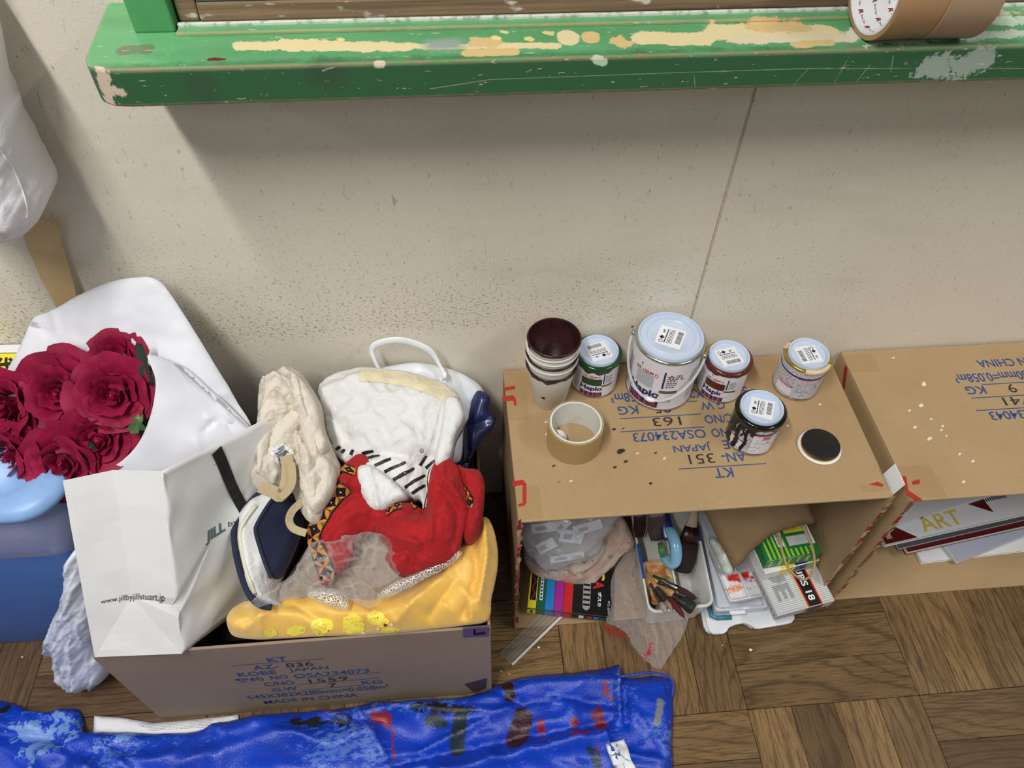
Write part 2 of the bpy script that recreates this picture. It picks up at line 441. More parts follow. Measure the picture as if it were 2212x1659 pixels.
for (u, v, r) in ((1988, 877, .003), (1990, 878, .002), (2035, 922, .002), (2005, 950, .0018), (2010, 907, .0016), (2032, 930, .0018), (2008, 948, .002), (1975, 924, .0022), (2072, 982, .0016), (2100, 998, .0018), (1995, 832, .003), (1994, 828, .002), (1928, 774, .0015), (2080, 1042, .002), (1963, 888, .0012), (2043, 943, .0014), (2105, 811, .0014)):
    P = at(u, v, z=.382); _bs.append((tuple(P), tuple(P+np.array([.003, .002, 0])), r*.75, (232, 224, 208), .003))
M_CARD_R = cardboard_material('cardboard_paint_flecked', (176, 149, 111), (166, 139, 102), _bs)
M_CARD_F = cardboard_material('cardboard_plain', (164, 138, 104), (154, 129, 97))
M_BLUEINK = mat('blue_stencil_ink', (48, 74, 128), .7)
M_BLACKINK = mat('black_stamp_ink', (42, 38, 36), .75)
M_REDINK = mat('red_tape_print', (176, 42, 34), .45)
M_TAPE = mat_clear('shiny_packing_tape', (196, 164, 116), .32, .12, .45, 90, .4)
M_DARK = mat('dark_recess', (34, 30, 26), .9)

# ================================================================== STRUCTURE: wall, floor, window
SEAM = 0.591
wb = cat(box(-1.7, SEAM-.0022, 0, .12, -.03, .96), box(SEAM+.0022, 2.8, 0, .12, -.03, .96), box(-1.7, -.03, 0, .12, .96, 2.5), box(1.72, 2.8, 0, .12, .96, 2.5), box(-.03, 1.72, 0, .12, 2.0, 2.5), box(SEAM-.01, SEAM+.01, .004, .1, -.03, .96))
wall = mk('wall_back', wb, M_WALL, kind='structure', label='cream painted wall with scuffs and a vertical panel joint')
# floor: basket weave parquet, each strip its own piece
floor = mk('floor', box(-1.35, 2.2, -1.5, 0.0, -.03, -.0035), M_GAP, kind='structure', label='worn oak basket weave parquet floor')
PX, PY, PS = 0.6741, -0.4546, 0.2989
me_plank = None
for i in range(-7, 5):
    for j in range(-4, 2):
        x0, y0 = PX+i*PS, PY+j*PS
        if y0 > -0.003: continue
        for k in range(4):
            wdt = PS/4
            horiz = (i+j) % 2 == 0
            cx, cy = (x0+PS/2, y0+wdt*(k+.5)) if horiz else (x0+wdt*(k+.5), y0+PS/2)
            if horiz and cy > -.01: continue
            if me_plank is None:
                o = mk('plank', box(-PS/2+.0006, PS/2-.0006, -wdt/2+.0004, wdt/2-.0004, -.012, 0, .0007, 1), M_WOOD, floor, local=True); me_plank = o.data
            else:
                o = bpy.data.objects.new('plank', me_plank); COL.objects.link(o); o.parent = floor
            cut = (not horiz) and y0+PS > 0
            if cut: o.scale.x = -y0/PS; cy = y0/2
            o.location = (cx, cy, random.uniform(-.0005, .0002)); o.rotation_euler = (0, 0, 0 if horiz else math.pi/2)

# window with a thick green sill
def sill_material():
    t = NT('chipped_green_paint'); p = t.geo(); nz = t.noise(p, 55, 8, .78); nf = t.noise(t.vscale(p, .25, 1, 1), 210, 3, .7)
    c = t.mix(t.ramp(t.noise(t.vscale(p, .3, 1, 1), 30, 3), .3, .7), lin((102, 168, 114)), lin((86, 150, 98)))
    YB, OC, DK, GY = (226, 208, 158), (214, 186, 128), (52, 84, 58), (150, 160, 152)
    T = lambda u, v: tuple(at(u, v, z=.9772)); Fz = lambda u, v: tuple(at(u, v, y=-.1372))
    st = [(T(525, 98), T(880, 100), .0058, YB, .008), (T(620, 96), T(720, 98), .0075, YB, .01), (T(880, 100), T(1200, 98), .0035, YB, .006), (T(1010, 114), T(1105, 112), .0042, OC, .005), (T(1030, 88), T(1060, 92), .006, OC, .01), (T(1227, 75), T(1230, 86), .0065, YB, .005), (T(1276, 76), T(1277, 84), .0055, OC, .004), (T(1335, 88), T(1345, 92), .006, OC, .01),
          (T(1390, 82), T(1520, 82), .0085, YB, .008), (T(1560, 70), T(1780, 72), .0115, YB, .014), (T(1600, 86), T(1830, 80), .008, (222, 205, 172), .01), (T(1640, 55), T(1720, 58), .008, OC, .014), (T(1720, 96), T(1790, 92), .004, OC, .005),
          (T(272, 109), T(312, 106), .0085, (104, 122, 92), .008), (T(940, 96), T(980, 94), .010, GY, .012), (T(455, 128), T(485, 127), .0022, (110, 34, 36), .004), (T(735, 85), T(736, 86), .0035, (232, 214, 140), .002), (T(1070, 80), T(1075, 82), .0035, (232, 214, 140), .003), (T(1140, 82), T(1146, 84), .0035, (222, 205, 130), .006), (T(1180, 70), T(1188, 72), .003, (222, 205, 130), .006), (T(1085, 68), T(1092, 69), .003, (222, 205, 130), .004),
          (T(1880, 90), T(2212, 70), .006, (196, 208, 188), .026), (T(2140, 45), T(2212, 40), .01, (196, 214, 190), .03), (T(1850, 70), T(1880, 75), .008, (214, 214, 196), .014),
          (Fz(430, 185), Fz(440, 195), .012, DK, .01), (Fz(690, 160), Fz(720, 165), .012, DK, .012), (Fz(2000, 150), Fz(2120, 130), .011, (150, 166, 152), .026),
          (Fz(205, 150), Fz(228, 222), .007, (204, 186, 164), .012), (Fz(245, 195), Fz(262, 200), .003, (204, 186, 164), .006), (Fz(818, 137), Fz(822, 137), .004, (214, 196, 180), .003), (Fz(1290, 128), Fz(1302, 136), .004, (190, 205, 180), .006)]
    c = t.stains(p, c, [((-.09, -.1372, .958), (1.8, -.1372, .958), .0195, (50, 94, 60), .016)], nz, .004)  # front face darkened in the colour: painted shade along with some grime
    c = t.stains(p, c, [(a, b, r*(1.55 if k in (YB, OC) else 1.1), k, w*3.0) for a, b, r, k, w in st if k not in (DK, GY)], nz, .0007); c = t.stains(p, c, [(a, b, r, k, w*2) for a, b, r, k, w in st if k in (DK, GY)], nz, .007)
    # scratches: long thin ones along the board and random nicks
    c = t.stains(p, c, [(Fz(930, 192), Fz(1060, 172), .00035, (150, 160, 128), .001), (Fz(1060, 172), Fz(1440, 158), .00035, (142, 156, 122), .001), (Fz(1440, 158), Fz(1750, 148), .00035, (142, 156, 122), .001), (Fz(1750, 148), Fz(2210, 148), .00035, (150, 160, 128), .002), (Fz(1745, 150), Fz(1700, 200), .0003, (140, 158, 124), .001), (Fz(1830, 130), Fz(1800, 185), .0003, (140, 158, 124), .001), (Fz(1880, 140), Fz(1840, 190), .0003, (140, 158, 124), .001), (Fz(1930, 120), Fz(1925, 155), .00035, (140, 158, 124), .001), (Fz(1500, 165), Fz(1502, 195), .0003, (140, 158, 124), .001)], nz, .0003)
    nick = t.ramp(nf, .655, .69); c = t.mix(t.math('MULTIPLY', nick, .8), c, lin((206, 190, 166)))
    # worn edges where the board has been knocked
    b = t.n('ShaderNodeBevel', {'Radius': .006}, samples=4); g = t.n('ShaderNodeNewGeometry')
    dt = t.n('ShaderNodeVectorMath', {0: b.outputs[0], 1: g.outputs['Normal']}, operation='DOT_PRODUCT').outputs['Value']
    ed = t.ramp(t.math('SUBTRACT', t.math('SUBTRACT', 1.0, dt), t.math('MULTIPLY', nz, .30)), -.095, -.05)
    c = t.mix(t.math('MULTIPLY', ed, .9), c, lin((190, 150, 116)))
    t.set(Base_Color=c, Roughness=.36); t.bump(nz, .1, .002)
    return t.m
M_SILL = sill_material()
M_GREEN = mat('green_gloss_paint', (84, 156, 98), .35, c2=(72, 140, 84), vs=18, bs=60, bst=.08)
def rawwood():
    t = NT('bare_weathered_wood'); p = t.geo()
    g = t.noise(t.vscale(p, 4, 60, 160), 1.0, 4, .6); c = t.mix(t.ramp(g, .35, .68), lin((150, 122, 92)), lin((98, 78, 60)))
    c = t.mix(t.ramp(t.noise(t.vscale(p, .4, 1, 1), 60, 3), .60, .66), c, lin((196, 190, 180)))
    c = t.mix(t.ramp(t.noise(p, 42, 1), .74, .76), c, lin((226, 208, 130)))
    c = t.mix(t.ramp(t.noise(p, 26, 2), .68, .70), c, lin((70, 130, 80)))
    t.set(Base_Color=c, Roughness=.7); t.bump(g, .3, .001); return t.m
M_RAW = rawwood()
M_TEAL = mat('dark_teal_paint', (40, 62, 66), .35, c2=(58, 84, 80), vs=30, bs=80, bst=.1)
M_WHITEPAINT = mat('white_undercoat', (206, 206, 196), .5, c2=(120, 140, 120), vs=120, vamt=(.5, .7))
M_GLASS = mat('window_pane_night_glass', (16, 20, 24), .04, spec=.8)
win = thing('window_1', (0.8, -.06, .977), 'green painted window frame with a thick chipped wooden sill', None, kind='structure')
sillp = [(-.107, 0.0), (-.100, -.112), (-.094, -.126), (-.082, -.1345), (-.066, -.137), (1.80, -.137), (1.80, 0.0)]
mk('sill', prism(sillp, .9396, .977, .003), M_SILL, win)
mk('sill_ledge', box(-.024, 1.76, -.078, -.02, .9765, .9805, .0012), M_SILL, win)
mk('sill_track', box(-.024, 1.76, -.0655, -.0615, .9795, .9835, .001), M_WHITEPAINT, win)
mk('jamb', box(-.0645, -.0262, -.069, .02, .9768, 2.0, .002), M_GREEN, win)
mk('jamb', box(1.70, 1.75, -.069, .02, .9768, 2.0, .002), M_GREEN, win)
mk('head_rail', box(-.07, 1.76, -.069, .02, 1.96, 2.02, .002), M_GREEN, win)
sash = mk('sash_stile', box(-.0245, -.004, -.056, -.012, .980, 1.95, .003), M_RAW, win)
mk('sash_bottom_rail', box(-.004, 1.69, -.058, -.012, .980, 1.0, .003), M_RAW, win)
mk('glazing_bar', prism([(-.058, 1.0), (-.053, 1.003), (-.036, 1.022), (-.036, 1.045), (-.014, 1.045), (-.014, 1.0)], 0, 1) if False else tf(prism([(-.0575, 0.0), (-.056, .004), (-.036, .024), (-.036, .05), (-.014, .05), (-.014, 0.0)], -.003, 1.69, .001), Matrix(((0, 0, 1, 0), (1, 0, 0, 0), (0, 1, 0, 1.0), (0, 0, 0, 1)))), M_TEAL, win)
mk('pane', box(-.003, 1.69, -.027, -.022, 1.045, 1.95), M_GLASS, win)
mk('sash_stile', box(.83, .86, -.05, -.014, 1.045, 1.95, .003), M_TEAL, win)

# ================================================================== CARDBOARD BOXES
BW, BD, BH = .545, .280, .382
TH = .0045
def panel(a, b, parent, m, name='side_panel'):
    """slightly wavy corrugated board between two opposite corners"""
    (x0, y0, z0), (x1, y1, z1) = a, b
    bm = bmesh.new(); V, F = box(x0, x1, y0, y1, z0, z1, .0014, 2)
    return mk(name, (V, F), m, parent)
STAMP = [('KT', .222, .2145, .250, .2315, 0), ('AZ-', .195, .1885, .232, .205, 0), ('KOBE', .168, .1655, .224, .182, 0), ('JAPAN', .243, .166, .301, .1825, 0), ('契约', .158, .141, .199, .159, 0), ('NO', .210, .1425, .236, .159, 0), ('C/NO', .195, .116, .240, .133, 0), ('G.W', .201, .0895, .240, .106, 0), ('KG', .340, .0895, .372, .106, 0), ('545X382X280mm=0.058m³', .157, .063, .379, .0815, 0), ('MADE IN CHINA', .176, .0355, .326, .052, 0)]
SLINES = [(.168, .301, .211), (.244, .375, .1375), (.243, .371, .1125), (.243, .340, .0865)]
def stamp(parent, f, num, sub):
    blue, black = [], []
    for body, x0, y0, x1, y1, _ in STAMP:
        if body == 'AZ-': body = sub
        blue.append(word(body, B1, x0, y0, x1, y1, f))
    blue.append(word(num[3], B1, .245, .142, .358, .159, f))
    for a, b, y in SLINES: blue.append(rect(a, y, b, y+.0016, f, 1))
    black.append(word(num[0], 0.0, .243, .1875, .282, .205, f)); black.append(word(num[1], 0.0, .322-.0148*len(num[1]), .1155, .322, .132, f)); black.append(word(num[2], 0.0, .288, .0895, .288+.013*len(num[2]), .107, f))
    mk('stencil_print', cat(*blue), M_BLUEINK, parent, kind='stuff', label='blue stencilled shipping marks', fixn=False)
    mk('stamped_numbers', cat(*black), M_BLACKINK, parent, kind='stuff', label='black stamped numbers', fixn=False)
def tape_patch(parent, f, x0, y0, x1, y1, marks=()):
    zz = []; n = 9
    pts = [(x0, y0), (x1, y0)]+[(x1+(.0012 if i % 2 else 0), y0+(y1-y0)*i/n) for i in range(1, n)]+[(x1, y1), (x0, y1)]
    mk('packing_tape', poly2(pts, lambda x, y: f(x, y)), M_TAPE, parent, fixn=False)
    R = []
    for q in marks:
        R.append(poly2(q, lambda x, y: f(x, y)+0))
    if R: mk('tape_print', tuple(cat(*[([tuple(np.array(v)+np.array((0, 0, .0003))) for v in a], b) for a, b in R])), M_REDINK, parent, kind='stuff', fixn=False)
# --- box turned on its side, opening towards the room
bx, by = .2954, -.2860
midbox = thing('cardboard_box', (bx+BW/2, by+BD/2, 0), 'cardboard box on its side with paint cans standing on top', 'box')
panel((bx, by, BH-TH), (bx+BW, -.004, BH), midbox, M_CARD, 'top_panel')
panel((bx+.002, by, 0.0005), (bx+BW-.002, -.004, TH), midbox, M_CARD_F, 'bottom_panel')
panel((bx, by-.001, .001), (bx+TH, -.004, BH-TH), midbox, M_CARD_F)
panel((bx+BW-TH, by-.001, .001), (bx+BW, -.004, BH-TH), midbox, M_CARD_F)
panel((bx+TH, -.0095, TH), (bx+BW-TH, -.005, BH-TH), midbox, M_CARD_F, 'back_panel')
stamp(midbox, flatmap((bx+BW, -.004, BH), (-1, 0, 0), (0, -1, 0)), ('351', '163', '85', 'OSA234073'), 'AN-')
ftop = flatmap((0, 0, BH), (1, 0, 0), (0, 1, 0), .0005)
def pxpoly(pts, z=BH): return [tuple(at(u, v, z=z)[:2]) for u, v in pts]
tape_patch(midbox, ftop, bx+.001, -.283, bx+.034, -.228, [pxpoly([(1107, 1040), (1130, 1037), (1137, 1046), (1137, 1085), (1133, 1093), (1119, 1095), (1119, 1090), (1129, 1087), (1129, 1048), (1108, 1051)])])
tape_patch(midbox, ftop, bx+.001, -.108, bx+.032, -.03, [pxpoly([(1084, 857), (1108, 854), (1114, 861), (1116, 877), (1111, 877), (1109, 866), (1085, 867)]), pxpoly([(1086, 838), (1112, 834), (1113, 841), (1087, 845)])])
tape_patch(midbox, ftop, bx+BW-.001, -.275, bx+BW-.042, -.262, [pxpoly([(1876, 1047), (1896, 1041), (1909, 1048), (1905, 1052), (1890, 1049)])])
tape_patch(midbox, ftop, bx+BW-.001, -.07, bx+BW-.03, -.03, [pxpoly([(1768, 809), (1774, 807), (1776, 819), (1770, 821)])])
# torn tape and print round the open rims
def rim_scraps(parent, pts, seed, cols, n=26, along='z', off=.004):
    rn = random.Random(seed); byc = {}
    for i in range(n):
        t = rn.random(); a = np.array(pts[0])*(1-t)+np.array(pts[1])*t; w = rn.uniform(.006, .016); hh = rn.uniform(.008, .034); c = rn.choice(cols)
        yy = a[1]-.0006-rn.uniform(0, .0006); x0 = a[0]+rn.uniform(-.001, TH-.002)
        V = [(x0-.0008, yy, a[2]), (x0+w*.35, yy-.0004, a[2]+hh*.3), (x0+w*.4, yy-.0012, a[2]+hh), (x0-.001, yy-.0002, a[2]+hh*.8)]
        byc.setdefault(c, []).append((V, [[0, 1, 2, 3]]))
    for c, l in byc.items(): mk('torn_tape', cat(*l), mat('torn_tape_%d_%d_%d' % c, c, .35), parent, kind='stuff', fixn=False)
TC = [(150, 34, 30), (172, 140, 96), (120, 92, 66), (186, 160, 120)]
rim_scraps(midbox, ((bx, by, .02), (bx, by, BH-.01)), 2, TC, 40)
rim_scraps(midbox, ((bx+BW-TH, by, .02), (bx+BW-TH, by, BH-.02)), 3, TC+[(120, 28, 26)], 60)
tagm = thing('paper_price_tag', (bx+BW+.004, -.262, .36), 'white barcode tag stuck upright between the two boxes', 'tag')
M_PAPER = mat('white_card_paper', (232, 233, 236), .55, c2=(222, 223, 227), vs=12)
M_INK = mat('black_print', (22, 22, 24), .5)
tv = tf(box(-.0008, .0008, -.018, .018, -.02, .02, .0006), Matrix.Translation((bx+BW+.005, -.262, .385)) @ Matrix.Rotation(.25, 4, 'Y'))
mk('card', tv, M_PAPER, tagm)
fm = flatmap((bx+BW+.0038, -.278, .369), (0, 1, 0), (.24, 0, .97), -.0008)
mk('barcode', cat(*[rect(.008+i*.0022, .008, .009+i*.0022, .022, fm, 1) for i in range(6)]), M_INK, tagm, kind='stuff', fixn=False)

# --- second box on its side, right
rx = .865
rbox = thing('cardboard_box', (rx+BW/2, by+BD/2, 0), 'cardboard box on its side with books inside, at the right edge', 'box')
panel((rx, by-.008, BH-TH), (rx+BW, -.004, BH), rbox, M_CARD_R, 'top_panel')
panel((rx+.002, by+.008, .0005), (rx+BW-.002, -.004, TH), rbox, M_CARD_R, 'bottom_panel')
lp = panel((rx, by-.006, .001), (rx+TH, -.004, BH-TH), rbox, M_CARD_R)
panel((rx+BW-TH, by-.006, .001), (rx+BW, -.004, BH-TH), rbox, M_CARD_R)
panel((rx+TH, -.0095, TH), (rx+BW-TH, -.005, BH-TH), rbox, M_CARD_R, 'back_panel')
stamp(rbox, flatmap((rx+BW, -.004, BH), (-1, 0, 0), (0, -1, 0)), ('836', '741', '9', 'OSA234043'), 'AN-')
tape_patch(rbox, ftop, rx+.001, -.292, rx+.052, -.236, [pxpoly([(1949, 1028), (1957, 1030), (1962, 1060), (1990, 1078), (1992, 1084), (1975, 1082), (1958, 1068)]), pxpoly([(1970, 1040), (1986, 1036), (1987, 1045), (1971, 1048)])])
tape_patch(rbox, ftop, rx+.001, -.05, rx+.05, -.012)
rim_scraps(rbox, ((rx, by-.006, .02), (rx, by-.006, BH-.02)), 5, TC+[(150, 34, 30)]*2, 60)
mk('torn_tape', cat(*[([(rx-.0006, -.03-.004*i, BH-.004-.007*i), (rx-.0012, -.04-.003*i, BH-.002-.007*i), (rx-.0012, -.045-.004*i, BH-.014-.006*i), (rx-.0006, -.034-.004*i, BH-.016-.006*i)], [[0, 1, 2, 3]]) for i in range(5)]), M_REDINK, rbox, kind='stuff', fixn=False)

# --- open box in front, printed face towards the camera
fx, fy = -.2962, -.3931
fbox = thing('cardboard_box', (fx+BW/2, fy+BH/2, 0), 'open cardboard box full of cloth bags under the window sill', 'box')
M_CARD_G = cardboard_material('cardboard_greyish', (148, 129, 110), (139, 121, 102))  # front panel's board darker and greyer: shade put into its colour
panel((fx, fy, .001), (fx+BW, fy+TH, BD), fbox, M_CARD_G, 'front_panel')
panel((fx, -.016, .001), (fx+BW, -.0115, BD), fbox, M_CARD_F, 'back_panel')
panel((fx, fy+TH, .001), (fx+TH, -.016, BD), fbox, M_CARD_F)
panel((fx+BW-TH, fy+TH, .001), (fx+BW, -.016, BD), fbox, M_CARD_F)
panel((fx+.001, fy+.001, .0005), (fx+BW-.001, -.0125, TH), fbox, M_CARD_F, 'bottom_panel')
ffr = flatmap((fx, fy, 0), (1, 0, 0), (0, 0, 1), .0005)
stamp(fbox, ffr, ('836', '1559', '7', 'OSA234073'), 'AZ-')
def ptape(pts, m, nm='packing_tape'): mk(nm, poly2([(at(u, v, y=fy)[0]-fx, at(u, v, y=fy)[2]) for u, v in pts], flatmap((fx, fy, 0), (1, 0, 0), (0, 0, 1), .0007)), m, fbox, fixn=False)
M_PTAPE = mat_clear('purple_print_tape', (104, 84, 110), .55, .18, .3)
ptape([(999, 1354), (1057, 1349), (1056, 1374), (1000, 1377)], M_PTAPE)
ptape([(1003, 1477), (1052, 1464), (1050, 1486), (1024, 1496)], mat('dark_tape_print', (78, 56, 62), .4))
ptape([(1022, 1358), (1027, 1357), (1028, 1366), (1048, 1364), (1049, 1369), (1023, 1371)], mat('crimson_print', (120, 26, 52), .4), 'tape_print')
# ================================================================== PAINT CANS AND OTHER THINGS ON THE MIDDLE BOX
M_LIDBLUE = mat('pale_blue_lid_enamel', (196, 208, 228), .28, c2=(188, 201, 222), vs=30)
M_TIN = mat('tinplate', (200, 196, 184), .22, 1.0)
M_GOLD = mat('gold_lacquered_tin', (206, 176, 96), .22, 1.0)
M_LABEL = mat('white_can_label', (226, 224, 230), .35)
M_LABELG = mat('grey_fine_print_label', (168, 166, 176), .4, c2=(206, 204, 212), vs=420, vamt=(.42, .55))
M_NAVY = mat('navy_print', (38, 32, 92), .4)
M_CRIM = mat('crimson_label_print', (196, 44, 58), .4)
M_PINK = mat('pink_label_print', (206, 70, 120), .4)
M_MAROON = mat('wet_maroon_paint', (52, 20, 20), .34, c2=(34, 12, 13), vs=60, bs=70, bst=.5, spec=.5)
M_BLACKP = mat('wet_black_paint', (16, 15, 14), .12, bs=80, bst=.25)
M_GREENP = mat('wet_green_paint', (24, 66, 34), .14, bs=80, bst=.25)
M_BROWNP = mat('wet_brown_paint', (88, 36, 28), .14, bs=80, bst=.25)
M_CREAMP = mat('cream_paint_smear', (222, 192, 146), .3)
M_LBLGREY = mat('grey_sticker', (176, 182, 190), .4)
M_OLIVE = mat('olive_print', (98, 92, 44), .4)
TOPZ = BH+.0004
def sticker_mesh(f):
    S = .017
    white = [(-S, -S), (S, -S), (S, S), (-S, S)]
    k = []
    for cx, fill in ((-.0115, 0), (-.0045, 1)):
        d = .0035; cy = .0105
        if fill: k.append(poly2([(cx-d, cy), (cx, cy-d), (cx+d, cy), (cx, cy+d)], f))
        else:
            for (a, b) in (((-d, 0), (0, -d)), ((0, -d), (d, 0)), ((d, 0), (0, d)), ((0, d), (-d, 0))):
                k.append(poly2([(cx+a[0], cy+a[1]), (cx+b[0], cy+b[1]), (cx+b[0]*.72, cy+b[1]*.72), (cx+a[0]*.72, cy+a[1]*.72)], f))
    k.append(word('危険', B2, .0045, .0085, .0105, .0118, f))
    rn = random.Random(3)
    k.append(rect(-.0135, .0050, .0125, .0062, f, 1))
    for y, h in ((.0020, .0008), (.0002, .0008), (-.0016, .0008), (-.0034, .0006)):
        x = -.0125
        while x < .011:
            w = rn.uniform(.0015, .005); k.append(rect(x, y, min(x+w, .013), y+h, f, 1)); x += w+.0012
    x = -.009
    while x < .012:
        w = rn.choice((.0004, .0006, .0010)); k.append(rect(x, -.0145, x+w, -.0075, f, 1)); x += w+rn.choice((.0005, .0007, .0009))
    return white, cat(*k)
def lid_and_sticker(parent, c, z, R, phi, big=False):
    rec = .0042
    if big: pf = [(R*1.0, 0), (R*1.01, .004), (R*.985, .0062), (R*.95, .0062), (R*.93, .0035), (R*.91, .0018), (R*.74, .0020), (R*.72, .0028), (R*.70, .0020), (R*.55, .0020), (R*.53, .0014), (.0005, .0014)]; zs = .0016
    else: pf = [(R, 0), (R*1.01, .004), (R*.985, .0066), (R*.93, .0066), (R*.89, .0048), (R*.86, rec-.002), (R*.82, rec-.0024), (.0005, rec-.0024)]; zs = rec-.0022
    l = mk('lid', lathe(pf, 64, (c[0], c[1], z)), M_LIDBLUE, parent, 'auto', label='pale blue lid')
    sc = 1.15 if big else 1.0
    f = lambda x, y: np.array([c[0]+(x*math.cos(phi)-y*math.sin(phi))*sc, c[1]+(x*math.sin(phi)+y*math.cos(phi))*sc, z+zs+.0002])
    white, k = sticker_mesh(lambda x, y: f(x, y)+np.array([0, 0, .0005]))
    V, F = prism([tuple(f(x, y)[:2]) for x, y in white], z+zs-.0002, z+zs+.0004)
    s = mk('sticker', (V, F), M_PAPER, l, label='white barcode sticker')
    mk('sticker_print', k, M_INK, l, kind='stuff', fixn=False)
    return l
def color_row(f, x0, y0, x1, y1):
    sq, tx = [], []; n = 5; w = (x1-x0)/n
    for i, ch in enumerate('COLOR'):
        sq.append(rect(x0+w*i+.0003, y0, x0+w*(i+1)-.0003, y1, f, 3)); tx.append((ch, x0+w*i+w*.18, y0+(y1-y0)*.12, x0+w*(i+1)-w*.18, y1-(y1-y0)*.12))
    return sq, tx
def can(cx, cy, R, H, a_label, phi, paint, label, big=False, front=True, swatch=None):
    c = (cx, cy, TOPZ); t = thing('paint_can', c, label, 'paint can', None)
    pf = [(R-.001, 0), (R, .0006), (R, .0022), (R-.0010, .003), (R-.0010, H-.004), (R, H-.003), (R+.0003, H-.001), (R-.0008, H)]
    mk('body', lathe([(R-.0010, .003), (R-.0010, H-.0035)], 72, c, (False, False)), M_LABEL if front else M_LABELG, t, True, label='printed can label')
    mk('base_seam', lathe([(R-.0014, 0), (R, .0005), (R+.0001, .0022), (R-.0010, .0034)], 72, c, (True, False)), M_TIN, t, True)
    Rl = R*(.93 if big else .865)
    sh = [(R-.0010, H-.0045), (R+.0004, H-.0034), (R+.0005, H-.0012), (R-.0008, H), (R*(.97 if big else .93), H+.0004), (Rl+.0006, H-.0005), (Rl-.002, H-.0005)]
    mk('rim', lathe(sh, 72, c, (False, True)), M_TIN if big else M_GOLD, t, True, label='shiny metal rim')
    lid_and_sticker(t, c, c[2]+H-.0004, Rl, phi, big)
    a0 = math.atan2(CAM[1]-cy, CAM[0]-cx); f = cylmap(c, R-.0010, a0+a_label, .0003); f2 = cylmap(c, R-.0010, a0+a_label, .0007)
    if front:
        s = R/.0365; q = H/.072
        navy = [word('Hapio', B3, -.0180*s, .0155*q, .0185*s, .0285*q, f), rect(-.0195*s, .004*q, -.0185*s, .020*q, f, 1), rect(.0185*s, .034*q, .0205*s, .058*q, f, 1)]
        sq, tx = color_row(f, -.0180*s, .0038*q, .0190*s, .0138*q)
        navy += sq; navy += [word('水性', B1, -.015*s, .0475*q, -.0075*s, .0525*q, f), word('K', B2, -.008*s, .0555*q, -.0055*s, .0595*q, f)]
        rn = random.Random(int(cx*1000))
        for y in np.arange(.008, .05, .0032):
            x = -.034
            while x < -.0225:
                w = rn.uniform(.001, .004); navy.append(rect(x*s, y*q, min(x+w, -.0222)*s, (y+.0012)*q, f, 1)); x += w+.0012
        for y in np.arange(.036, .052, .003):
            x = .0225
            while x < .032:
                w = rn.uniform(.001, .003); navy.append(rect(x*s, y*q, (x+w)*s, (y+.0012)*q, f, 1)); x += w+.001
        mk('label_lettering', cat(*navy), M_NAVY, t, kind='stuff', fixn=False, label='navy label lettering')
        red = [word(ch, B3, a, b, cc, d, f2) for ch, a, b, cc, d in tx]+[word('1回塗り', B2, -.005*s, .047*q, .013*s, .0535*q, f)]
        mk('label_lettering', cat(*red), M_CRIM, t, kind='stuff', fixn=False, label='red label lettering')
        if swatch is not None: mk('colour_swatch', rect(-.0165*s, .0305*q, .0165*s, .0460*q, f, 8), swatch, t, fixn=False)
        mk('label_stripe', rect(.017*s, .027*q, .036*s, .031*q, f, 4), M_OLIVE, t, fixn=False)
        if big:
            mk('label_lettering', cat(word('0.7L', B1, .024*s, .047*q, .041*s, .0545*q, f), word('5～7㎡', 0.0, .024*s, .0415*q, .034*s, .0450*q, f)), mat('brown_print', (130, 88, 66), .4), t, kind='stuff', fixn=False)
            mk('fine_print_panel', rect(.050*s, .012*q, .062*s, .055*q, f, 5), M_LABELG, t, fixn=False)
            mk('grey_sticker', rect(-.012*s, .031*q, .009*s, .049*q, f2, 6), M_LBLGREY, t, fixn=False)
            pst = mk('price_sticker', rect(.017*s, .0135*q, .034*s, .0225*q, f2, 5), M_PAPER, t, fixn=False)
            mk('price', word('¥2180', 0.0, .019*s, .0145*q, .032*s, .0180*q, cylmap(c, R-.0010, a0+a_label, .0010)), mat('grey_print', (90, 92, 90), .5), t, kind='stuff', fixn=False)
        elif swatch is M_BROWNP:
            mk('price_sticker', rect(.013*s, .016*q, .027*s, .025*q, f2, 5), M_PAPER, t, fixn=False)
    else:
        mk('label_band', rect(-.055, .0505, .055, .0535, f, 30), M_NAVY, t, fixn=False)
        mk('label_band', rect(-.004, .0485, .034, .0505, f, 12), M_PINK, t, fixn=False)
        rn = random.Random(8)
        for col, xr, nn in ((M_PINK, (-.032, -.007), 60), (M_NAVY, (-.003, .032), 40)):
            l = []
            for i in range(nn):
                x = rn.uniform(*xr); y = rn.uniform(.022 if col is M_PINK else .010, .047); l.append(rect(x, y, x+rn.uniform(.001, .003), y+.0007, f2, 1))
            mk('fine_print', cat(*l), col, t, kind='stuff', fixn=False)
        mk('label_line', rect(-.005, .006, -.0042, .047, f, 1), M_PAPER, t, fixn=False); mk('label_line', rect(-.034, .0255, -.006, .0265, f, 6), M_NAVY, t, fixn=False)
        mk('label_panel', rect(-.034, .008, -.006, .0245, f, 6), M_LABEL, t, fixn=False)
        mk('label_line', rect(-.010, .004, .024, .0048, f, 8), M_INK, t, fixn=False)
    return t, c, a0
